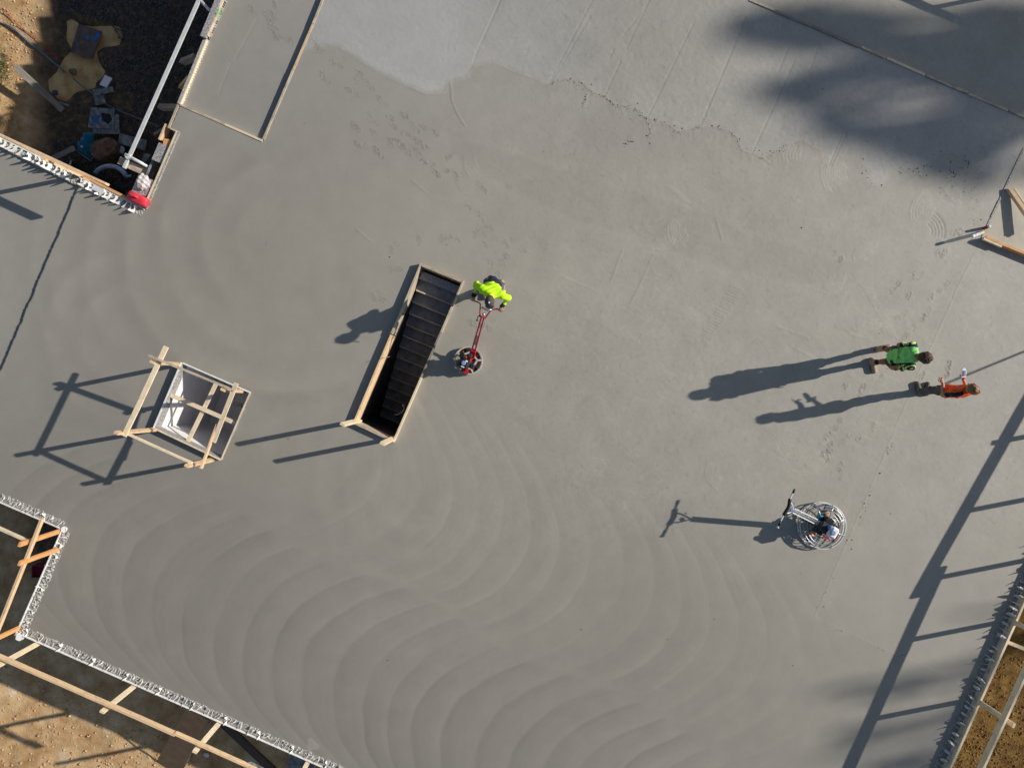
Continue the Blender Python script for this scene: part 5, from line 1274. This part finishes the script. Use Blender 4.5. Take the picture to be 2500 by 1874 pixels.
BOOT = mat('dusty tan boots', srgb(190, 164, 136), srgb(140, 116, 94), .8, 12, .3, 40); BOOT_G = mat('dusty grey boots', srgb(132, 124, 112), srgb(92, 86, 78), .8, 12, .3, 40); CAPM = mat('dark grey cap', srgb(86, 80, 80), srgb(64, 60, 62), .8, 20, .2, 60)
SOCK = mat('black socks', srgb(32, 32, 36), srgb(24, 24, 28), .9, 20)

def person(label, base, heading, J, s, skin, clothes):
    F = Vector((math.cos(heading), math.sin(heading), 0)); Lf = Vector((-F.y, F.x, 0)); B = Vector(base)
    def w(f, l, u): return np.array(B + F * (f * s) + Lf * (l * s) + Vector((0, 0, u * s)))
    def loc(c):
        d = c - np.array(B); return (d @ np.array(F)) / s, (d @ np.array(Lf)) / s, d[:, 2] / s
    t = thing('person', label, 'person', base)
    j = {k: w(*v) for k, v in J.items() if len(v) == 3}
    R3 = [np.array(F), np.array(Lf), np.array((0, 0, 1.0))]
    hf = np.array(F * math.cos(J_head_pitch(J)) + Vector((0, 0, -math.sin(J_head_pitch(J))))); yaw = J.get('_yaw', 0)
    if J.get('yaw'):
        a = J['yaw'][0]; f2 = F * math.cos(a) + Lf * math.sin(a); hf = np.array(f2 * math.cos(J_head_pitch(J)) + Vector((0, 0, -math.sin(J_head_pitch(J)))))
    hl = np.cross((0, 0, 1.0), hf); hl /= np.linalg.norm(hl); hu = np.cross(hf, hl); HR_ = [hf, hl, hu]; H = j['head']
    q = s
    def C(a, b_, ra, rb, k=.03): return (k * q, 'c', a, b_, ra * q, rb * q)
    def E(c, r, R=R3, k=.03): return (k * q, 'e', c, [x * q for x in r], R)
    pel, che, nec = j['hip'], j['chest'], j['neck']
    sl = (j['shl'] - j['shr']); sl /= np.linalg.norm(sl); upv = che - pel; upv /= np.linalg.norm(upv); fw = np.cross(sl, upv); fw /= np.linalg.norm(fw); TR = [fw, sl, np.cross(fw, sl)]
    PR = TR
    torso = [E(pel, (.105, .165, .11), TR), E((pel + che) / 2, (.095, .148, .17), TR, .06), E(che, (.115, .175, .17), TR, .06), C(j['shl'], j['shr'], .062, .062, .05), C(nec, j['shl'], .054, .05, .06), C(nec, j['shr'], .054, .05, .06)]
    neck = [C(che + upv * .10 * q, H - hu * .06 * q, .058, .052, .03)]
    head = [E(H, (.098, .078, .118), HR_, .02), E(H + hf * .03 * q - hu * .06 * q, (.066, .055, .06), HR_, .03), C(H + hf * .093 * q + hu * .015 * q, H + hf * .112 * q - hu * .022 * q, .009, .014, .012),
            E(H + hl * .078 * q - hu * .01 * q, (.018, .010, .03), HR_, .006), E(H - hl * .078 * q - hu * .01 * q, (.018, .010, .03), HR_, .006),
            C(H + hf * .088 * q + hl * .05 * q + hu * .03 * q, H + hf * .088 * q - hl * .05 * q + hu * .03 * q, .010, .010, .012), C(H + hf * .088 * q + hl * .02 * q - hu * .055 * q, H + hf * .088 * q - hl * .02 * q - hu * .055 * q, .008, .008, .008)]
    legs = []; feet = []
    for sd in 'lr':
        hp_ = pel + (j['knee' + sd] - pel) * .05 + sl * (.085 if sd == 'l' else -.085) * q
        legs += [C(hp_, j['knee' + sd], .082, .056, .03), C(j['knee' + sd], j['ank' + sd], .056, .036, .02), E(j['knee' + sd] * .68 + j['ank' + sd] * .32 - R3[0] * .014 * q, (.05, .05, .11), R3, .03)]
        ta = J['toe' + sd][0]; td = np.array(F * math.cos(ta) + Lf * math.sin(ta)); A = j['ank' + sd]; g0_ = A.copy(); g0_[2] = B.z + .042 * q
        feet.append((A, td, g0_)); legs += [C(g0_ - td * .04 * q, g0_ + td * .15 * q, .036, .032, .03)]
    arms = []; fing = []
    for sd in 'lr':
        S_, E_, W_ = j['sh' + sd], j['elb' + sd], j['wri' + sd]; hd_ = j['hand' + sd] - W_; hd_ /= np.linalg.norm(hd_)
        arms += [C(S_, E_, .050, .041, .03), C(E_, W_, .042, .028, .02)]
        side = np.cross(hd_, np.array((0, 0, 1.0)));
        if np.linalg.norm(side) < .2: side = np.array(F)
        side /= np.linalg.norm(side); pn = np.cross(side, hd_)          # palm faces along -pn when arm is forward
        if pn[2] > 0: pn = -pn
        pc_ = W_ + hd_ * .05 * q
        arms += [E(pc_, (.045, .038, .018), [hd_, side, pn], .02)]
        curl = J.get('curl' + sd, (1.0,))[0]; point = J.get('point' + sd, (0,))[0]
        for i_, (o_, ln_) in enumerate(((-.027, .068), (-.009, .078), (.009, .074), (.026, .058))):
            a_ = W_ + hd_ * .085 * q + side * o_ * q; cl = curl if not (point and i_ == J.get('pidx', (0,))[0]) else .05
            d1 = hd_ * math.cos(cl) + pn * math.sin(cl); d2 = hd_ * math.cos(cl * 2.1) + pn * math.sin(cl * 2.1)
            m1_ = a_ + d1 * ln_ * .55 * q; fing += [C(a_, m1_, .0095, .009, .006), C(m1_, m1_ + d2 * ln_ * .5 * q, .009, .0075, .006)]
        th_s = side * (-1 if sd == 'l' else 1)
        fing += [C(W_ + hd_ * .03 * q + th_s * .03 * q, W_ + hd_ * .07 * q + th_s * .055 * q + pn * .01 * q, .011, .010, .008), C(W_ + hd_ * .07 * q + th_s * .055 * q + pn * .01 * q, W_ + hd_ * .10 * q + th_s * .05 * q + pn * .025 * q, .010, .008, .006)]
    v, f = sdf_mesh('body', torso + neck + head + legs + arms + fing, .0095)
    np_obj('body', v, f, [skin], t)
    def grow(ps, g_): 
        r_ = []
        for p in ps:
            if p[1] == 'c': r_.append((p[0], 'c', p[2], p[3], p[4] + g_, p[5] + g_))
            else: r_.append((p[0], 'e', p[2], [x + g_ for x in p[3]], p[4]))
        return r_
    # shirt
    slv = clothes['sleeve']; ps = grow(torso[1:], .016) + [grow([torso[0]], .014)[0]]
    for sd in 'lr':
        S_, E_, W_ = j['sh' + sd], j['elb' + sd], j['wri' + sd]
        if slv >= 1.5: ps += [C(S_, E_, .066, .058, .04), C(E_, E_ + (W_ - E_) * .92, .058, .042, .02)]
        else: ps += [C(S_, S_ + (E_ - S_) * slv, .070, .068, .04)]
    cuts = []
    hem = clothes.get('hem', .04); ps.append(C(pel + upv * hem * q, pel - upv * .03 * q, .12, .135, .05))
    cuts.append((pel - upv * .075 * q, -upv))
    v, f = sdf_mesh('shirt', ps, .011, cuts, .0042, 3)
    info = (np.array(pel), np.array(upv), np.array(sl), np.array(fw), q, j)
    np_obj('shirt', v, f, clothes['shirt'], t, (lambda c: clothes['pick'](c, info)) if clothes.get('pick') else None)
    # trousers or shorts
    ps = [grow([torso[0]], .008)[0]]
    for sd in 'lr':
        hp_ = pel + sl * (.085 if sd == 'l' else -.085) * q; K, A = j['knee' + sd], j['ank' + sd]
        if clothes['leg'] < 1: ps += [C(hp_, hp_ + (K - hp_) * clothes['leg'], .098, .094, .03)]
        else: ps += [C(hp_, K, .098, .074, .03), C(K, A + (K - A) * .10, .074, .064, .02)]
    v, f = sdf_mesh('trousers', ps, .012, (), .003 if clothes['leg'] >= 1 else .0015, 9)
    np_obj('trousers' if clothes['leg'] >= 1 else 'shorts', v, f, [clothes['leg_mat']], t)
    for (A, td, g0_), sd in zip(feet, 'lr'):
        v, f = sdf_mesh('boot', [C(A + np.array((0, 0, .09)) * q, g0_, .056, .052, .02), C(g0_ - td * .045 * q, g0_ + td * .165 * q, .048, .046, .04)], .011, [((0, 0, B.z + .002), (0, 0, -1.0))])
        bo = np_obj('boot', v, f, [clothes['boot']], t)
        so = MB(); sd_ = np.cross((0, 0, 1.0), td); pts = []
        for k in range(14):
            a = 2 * math.pi * k / 14; pts.append(Vector(g0_ + td * (.06 + .155 * math.cos(a)) * q + sd_ * .05 * math.sin(a) * q)); pts[-1].z = B.z + .022
        so.prism(pts, .02); so.build('sole', BLACK, bo)
        if clothes['leg'] < 1:
            v, f = sdf_mesh('sock', [C(A + np.array((0, 0, .05)) * q, A + np.array((0, 0, .14)) * q, .047, .049, .01)], .01); np_obj('sock', v, f, [SOCK], t)
    # hair / cap
    if clothes.get('cap'):
        v, f = sdf_mesh('cap', [E(H + hu * .035 * q - hf * .006 * q, (.112, .094, .092), HR_, .01)], .009, [(H + hu * .015 * q, -hu + .12 * hf)]); cp = np_obj('cap', v, f, [CAPM], t)
        br = MB(); pts = [Vector(H + hu * .028 * q + hf * (.085 + .10 * math.cos(a)) * q + hl * .085 * math.sin(a) * q - hu * .022 * max(0, math.cos(a)) * q) for a in np.linspace(-1.6, 1.6, 11)]
        br.prism(pts, .008); br.build('brim', CAPM, cp); MB().lathe(Vector(H + hu * .118 * q - hf * .052 * q), [(.018, 0), (.018, .014)], 12, Vector(hu * .9 - hf * .4)).build('badge', WHITE, cp)
        v, f = sdf_mesh('hair', [E(H - hf * .015 * q - hu * .005 * q, (.098, .084, .105), HR_, .01)], .01, [(H + hf * .02 * q, hf), (H - hu * .05 * q, -hu)]); np_obj('hair', v, f, [HAIR_DARK], t)
    else:
        rr_ = np.random.default_rng(31); hr = [E(H + hu * .028 * q - hf * .012 * q, (.108, .092, .108), HR_, .01)]
        for _ in range(clothes['curls']):
            d_ = rr_.normal(0, 1, 3); d_ /= np.linalg.norm(d_); d_[2] = abs(d_[2])
            hr.append(E(H + hu * .028 * q - hf * .012 * q + d_[0] * hf * .098 * q + d_[1] * hl * .084 * q + d_[2] * hu * .10 * q, (.022, .022, .022), HR_, .008))
        v, f = sdf_mesh('hair', hr, .009, [(H + hf * .05 * q - hu * .02 * q, .82 * hf - .57 * hu)]); np_obj('hair', v, f, [clothes['hair']], t)
        if clothes.get('beard'):
            v, f = sdf_mesh('beard', [E(H + hf * .035 * q - hu * .07 * q, (.07, .066, .055), HR_, .01)], .009, [(H - hu * .035 * q, hu)]); np_obj('beard', v, f, [clothes['hair']], t)
    return t, j, (F, Lf, hf, hl, hu)
def J_head_pitch(J): return J['pitch'][0]

# green shirt
def pick_green(c, info):
    pel, upv, sl, fw, q, j = info
    d = c - pel; l = d @ sl / q; u = d @ upv / q; f = d @ fw / q
    a = np.abs(l); idx_ = np.zeros(len(c))
    panel = (a > .135) & (u > .02); idx_[panel] = 1
    stripe = (a > .165) & (np.mod(u * 14 + a * 16, 1.0) < .42) & (u > .1); idx_[stripe] = 2
    return idx_
JG = dict(hip=(-.11, -.05, .94), chest=(-.14, -.07, 1.30), neck=(-.10, -.08, 1.50), head=(-.035, -.085, 1.655), shl=(-.14, .085, 1.45), shr=(-.14, -.225, 1.45), pitch=(.55,),
          kneel=(.06, .10, .50), anklel=(0, 0, 0), ankl=(.06, .15, .085), kneer=(.0, -.11, .50), ankr=(-.06, -.12, .085), toel=(.35,), toer=(-1.25,),
          elbl=(-.19, .13, 1.16), wril=(-.10, .13, .93), handl=(-.06, .11, .85), elbr=(-.22, -.27, 1.17), wrir=(-.17, -.25, .92), handr=(-.12, -.22, .84), curll=(.6,), curlr=(.6,), yaw=(-.35,))
pg, jg, ax_g = person('person in a bright green striped shirt and dark shorts, head bowed', Q(2137, 870, 0), math.radians(-6), JG, 1.12, SKIN_TAN,
       dict(sleeve=.62, shirt=[GREENC, NAVY, LIME], pick=pick_green, leg=.80, leg_mat=DARKSHORT, boot=BOOT, hair=HAIR_DARK, curls=60))
# faint dark lettering across the back of the green shirt
cu_t = bpy.data.curves.new('lettering', 'FONT'); cu_t.body = 'XENOROST'; cu_t.size = .085; cu_t.align_x = 'CENTER'; cu_t.extrude = .002
to = bpy.data.objects.new('lettering_curve', cu_t); COL.objects.link(to); dg = bpy.context.evaluated_depsgraph_get()
tm = bpy.data.meshes.new_from_object(to.evaluated_get(dg)); bpy.data.objects.remove(to)
F_, L__ = ax_g[0], ax_g[1]; Rm = Matrix((-L__, Vector((0, 0, 1)), -F_)).transposed()
cc_ = Vector(jg['chest']) - F_ * .155 + Vector((0, 0, -.02)); M = Rm.to_4x4(); M.translation = cc_; tm.transform(M)
link('back_lettering', tm, mat('dark green print', srgb(58, 122, 56), srgb(50, 108, 48), .8), pg)

# orange shirt
def pick_orange(c, info):
    pel, upv, sl, fw, q, j = info
    d = c - pel; l = d @ sl / q; f = d @ fw / q; u = d @ upv / q
    idx_ = np.zeros(len(c)); idx_[(np.abs(l) > .10) & (f < .015) & (f > -.075) & (u > .0)] = 1
    return idx_
JO = dict(hip=(0, 0, .95), chest=(0, 0, 1.31), neck=(.02, 0, 1.51), head=(.045, .0, 1.665), shl=(0, .18, 1.46), shr=(0, -.18, 1.46), pitch=(.25,),
          kneel=(.03, .09, .52), ankl=(.0, .06, .085), kneer=(.03, -.08, .52), ankr=(-.04, -.09, .085), toel=(.1,), toer=(-.3,),
          elbl=(-.04, .25, 1.16), wril=(.20, .24, 1.19), handl=(.29, .27, 1.22), elbr=(-.03, -.24, 1.16), wrir=(.19, -.15, 1.22), handr=(.27, -.13, 1.25), curll=(1.2,), curlr=(.9,), pointl=(1,), pidx=(0,), yaw=(.25,))
po, jo, ax_o = person('person in an orange shirt and grey trousers pointing with one hand', Q(2249, 953, 0), math.radians(99), JO, 1.0, SKIN,
       dict(sleeve=.60, shirt=[ORANGEC, NAVY], pick=pick_orange, leg=2, leg_mat=GREYPANT, boot=BOOT_G, hair=HAIR_BROWN, curls=20, beard=True))
dv = Vector(jo['handr']); fo, lo_ = ax_o[0], ax_o[1]
t = thing('handheld_device', 'pale handheld device with a dark screen held by the orange shirted person', 'device', dv - Vector((0, 0, .03)))
pts = []
for (a, b_) in ((-.04, -.045), (-.04, .045), (.10, .05), (.15, .03), (.165, 0), (.15, -.03), (.10, -.05)): pts.append(dv + fo * a + lo_ * b_ + Vector((0, 0, .035 + .25 * a)))
MB().prism(pts, .02).build('case', WHITE, t, None, False, .004)
MB().prism([dv + fo * a + lo_ * b_ + Vector((0, 0, .0375 + .25 * a)) for a, b_ in ((.0, .008), (.0, .032), (.11, .032), (.11, .008))], .004).build('screen', NAVY, t)
MB().prism([dv + fo * a + lo_ * b_ + Vector((0, 0, .0375 + .25 * a)) for a, b_ in ((.0, -.035), (.0, -.002), (.11, -.002), (.11, -.035))], .004).build('panel', BLUE_GREY, t)
MB().tube([dv + lo_ * -.03 + fo * -.04 + Vector((0, 0, .03)), dv + lo_ * .03 + fo * -.04 + Vector((0, 0, .03))], .018, 8).build('grip', RED, t, None, True)

# yellow shirt, pushing the red trowel
def pick_yellow(c, info):
    pel, upv, sl, fw, q, j = info
    d = c - pel; u = d @ upv / q; l = d @ sl / q; idx_ = np.zeros(len(c)); idx_[(u < .17) & (np.abs(l) < .2)] = 1
    for sd in 'lr':
        W_ = j['wri' + sd]; idx_[np.linalg.norm(c - W_, axis=1) < .085 * q] = 1
    return idx_
JY = dict(hip=(.03, .0, .95), chest=(.21, .0, 1.27), neck=(.32, -.01, 1.46), head=(.45, -.035, 1.585), shl=(.31, .185, 1.40), shr=(.20, -.19, 1.40), pitch=(.75,),
          kneel=(.05, .12, .50), ankl=(-.10, .17, .085), kneer=(.16, -.10, .50), ankr=(.04, -.15, .085), toel=(.2,), toer=(-.15,),
          elbl=(.33, .30, 1.14), wril=(.49, .19, 1.04), handl=(.56, .155, 1.03), elbr=(.08, -.31, 1.17), wrir=(.30, -.36, 1.05), handr=(.37, -.375, 1.03), curll=(1.1,), curlr=(1.1,))
py_, jy, _ = person('person in a hi vis yellow shirt and cap bending over the red trowel', Q(1206, 704, 0), math.radians(-91), JY, 1.0, SKIN,
       dict(sleeve=2, shirt=[HIVIS, NAVY], pick=pick_yellow, leg=2, leg_mat=BLUEPANT, boot=BOOT, cap=True))

# ------------------------------------------------------------------ trees off to the right: only their soft shade reaches the slab
def tree(label, base_xy, blobs, D0, seed, crown_lift=0.0, leaf=.30):
    r = random.Random(seed); rg_ = np.random.default_rng(seed)
    vs = []; centers = []
    for (cx, cy, rx, ry, dens) in blobs:
        n = int(rx * ry * dens * .026)
        D = D0 + r.uniform(-2.5, 2.5); centers.append(Q(cx, cy) + SUN_DIR * D)
        subs = []
        for _ in range(7):
            a = r.uniform(0, 6.283); q = math.sqrt(r.random()) * .8; subs.append((cx + rx * q * math.cos(a), cy + ry * q * math.sin(a)))
        for _ in range(n):
            sx, sy = r.choice(subs); p = Q(sx + r.gauss(0, rx * .24), sy + r.gauss(0, ry * .15)) + SUN_DIR * (D + r.gauss(0, .9)); vs.append(p)
    t = thing('gum_tree', label, 'tree', Vector((base_xy[0], base_xy[1], -2.45)), 'gum trees beyond the right edge')
    n = len(vs); P0 = np.array([tuple(p) for p in vs])
    d1 = rg_.normal(0, 1, (n, 3)); d1 /= np.linalg.norm(d1, axis=1)[:, None]; d2 = np.cross(d1, rg_.normal(0, 1, (n, 3))); d2 /= np.linalg.norm(d2, axis=1)[:, None]
    L = leaf * rg_.uniform(.7, 1.4, n)[:, None]; Wd = L * .38
    quad = np.stack([P0 - d1 * L, P0 + d2 * Wd, P0 + d1 * L, P0 - d2 * Wd], 1).reshape(-1, 3)
    np_obj('crown', quad, np.arange(4 * n).reshape(-1, 4), [LEAF], t, None, False)
    top = sum(centers, Vector()) / len(centers); b0 = Vector((base_xy[0], base_xy[1], -2.5))
    fork = b0.lerp(top, .62)
    MB().tube(spline([b0, b0.lerp(fork, .5) + Vector((.3, .2, 0)), fork], 5), [.42 - .018 * i for i in range(11)], 12).build('trunk', BARK, t, None, True)
    for c in centers:
        mid = fork.lerp(c, .5) + Vector((r.uniform(-.4, .4), r.uniform(-.4, .4), .5))
        MB().tube(spline([fork - Vector((0, 0, .3)), mid, c], 4), [.17 - .014 * i for i in range(9)], 8).build('limb', BARK, t, None, True)
big = [(1894, 70, 80, 40, 1.3), (1965, 100, 60, 20, 1.2), (2040, 35, 115, 48, 1.5), (2090, 100, 70, 24, 1.2), (2330, 130, 170, 48, 1.5), (2470, 120, 100, 60, 1.5), (2200, 105, 90, 30, 1.3), (1955, 230, 72, 34, 1.6), (2010, 200, 80, 18, 1.2), (2110, 182, 105, 26, 1.5),
       (2240, 185, 100, 24, 1.4), (2370, 215, 110, 30, 1.3), (2480, 235, 90, 40, 1.4), (2075, 316, 66, 20, 1.5), (2020, 285, 60, 16, 1.0), (2150, 325, 80, 20, 1.3), (2240, 350, 100, 28, 1.9), (2320, 408, 72, 28, 1.9), (2240, 385, 70, 20, 1.6), (2350, 300, 100, 26, 1.3), (2310, 340, 70, 18, 1.3),
       (2410, 360, 60, 18, .9), (2560, 220, 120, 90, 1.3), (2640, 60, 150, 80, 1.2), (2420, 50, 70, 24, 1.1), (2600, 420, 80, 30, .7), (2390, 440, 40, 12, .8), (2470, 40, 80, 30, 1.3), (2120, 250, 40, 10, .8)]
ctr = sum((Q(b_[0], b_[1]) for b_ in big), Vector()) / len(big) + SUN_DIR * 50
tree('tall gum tree standing right of the slab, shading the upper right corner', (ctr.x + .8, ctr.y - .5), big, 50, 5)
low = [(2010, 1690, 60, 14, 0.084), (2110, 1700, 90, 18, 0.112), (2200, 1660, 80, 14, 0.084), (2060, 1790, 80, 18, 0.098), (2180, 1790, 100, 20, 0.098), (1990, 1850, 70, 14, 0.098), (2100, 1870, 90, 20, 0.140), (2250, 1880, 90, 26, 0.140), (2330, 1620, 40, 12, 0.070), (2340, 1500, 60, 10, 0.070), (2450, 1760, 90, 50, 0.175), (2640, 1560, 90, 60, 0.350), (2700, 1700, 140, 90, 0.350)]
ctr = sum((Q(b_[0], b_[1]) for b_ in low), Vector()) / len(low) + SUN_DIR * 50
tree('thin gum tree standing right of the slab, dappling the lower right corner', (ctr.x + .6, ctr.y + .4), low, 50, 6)
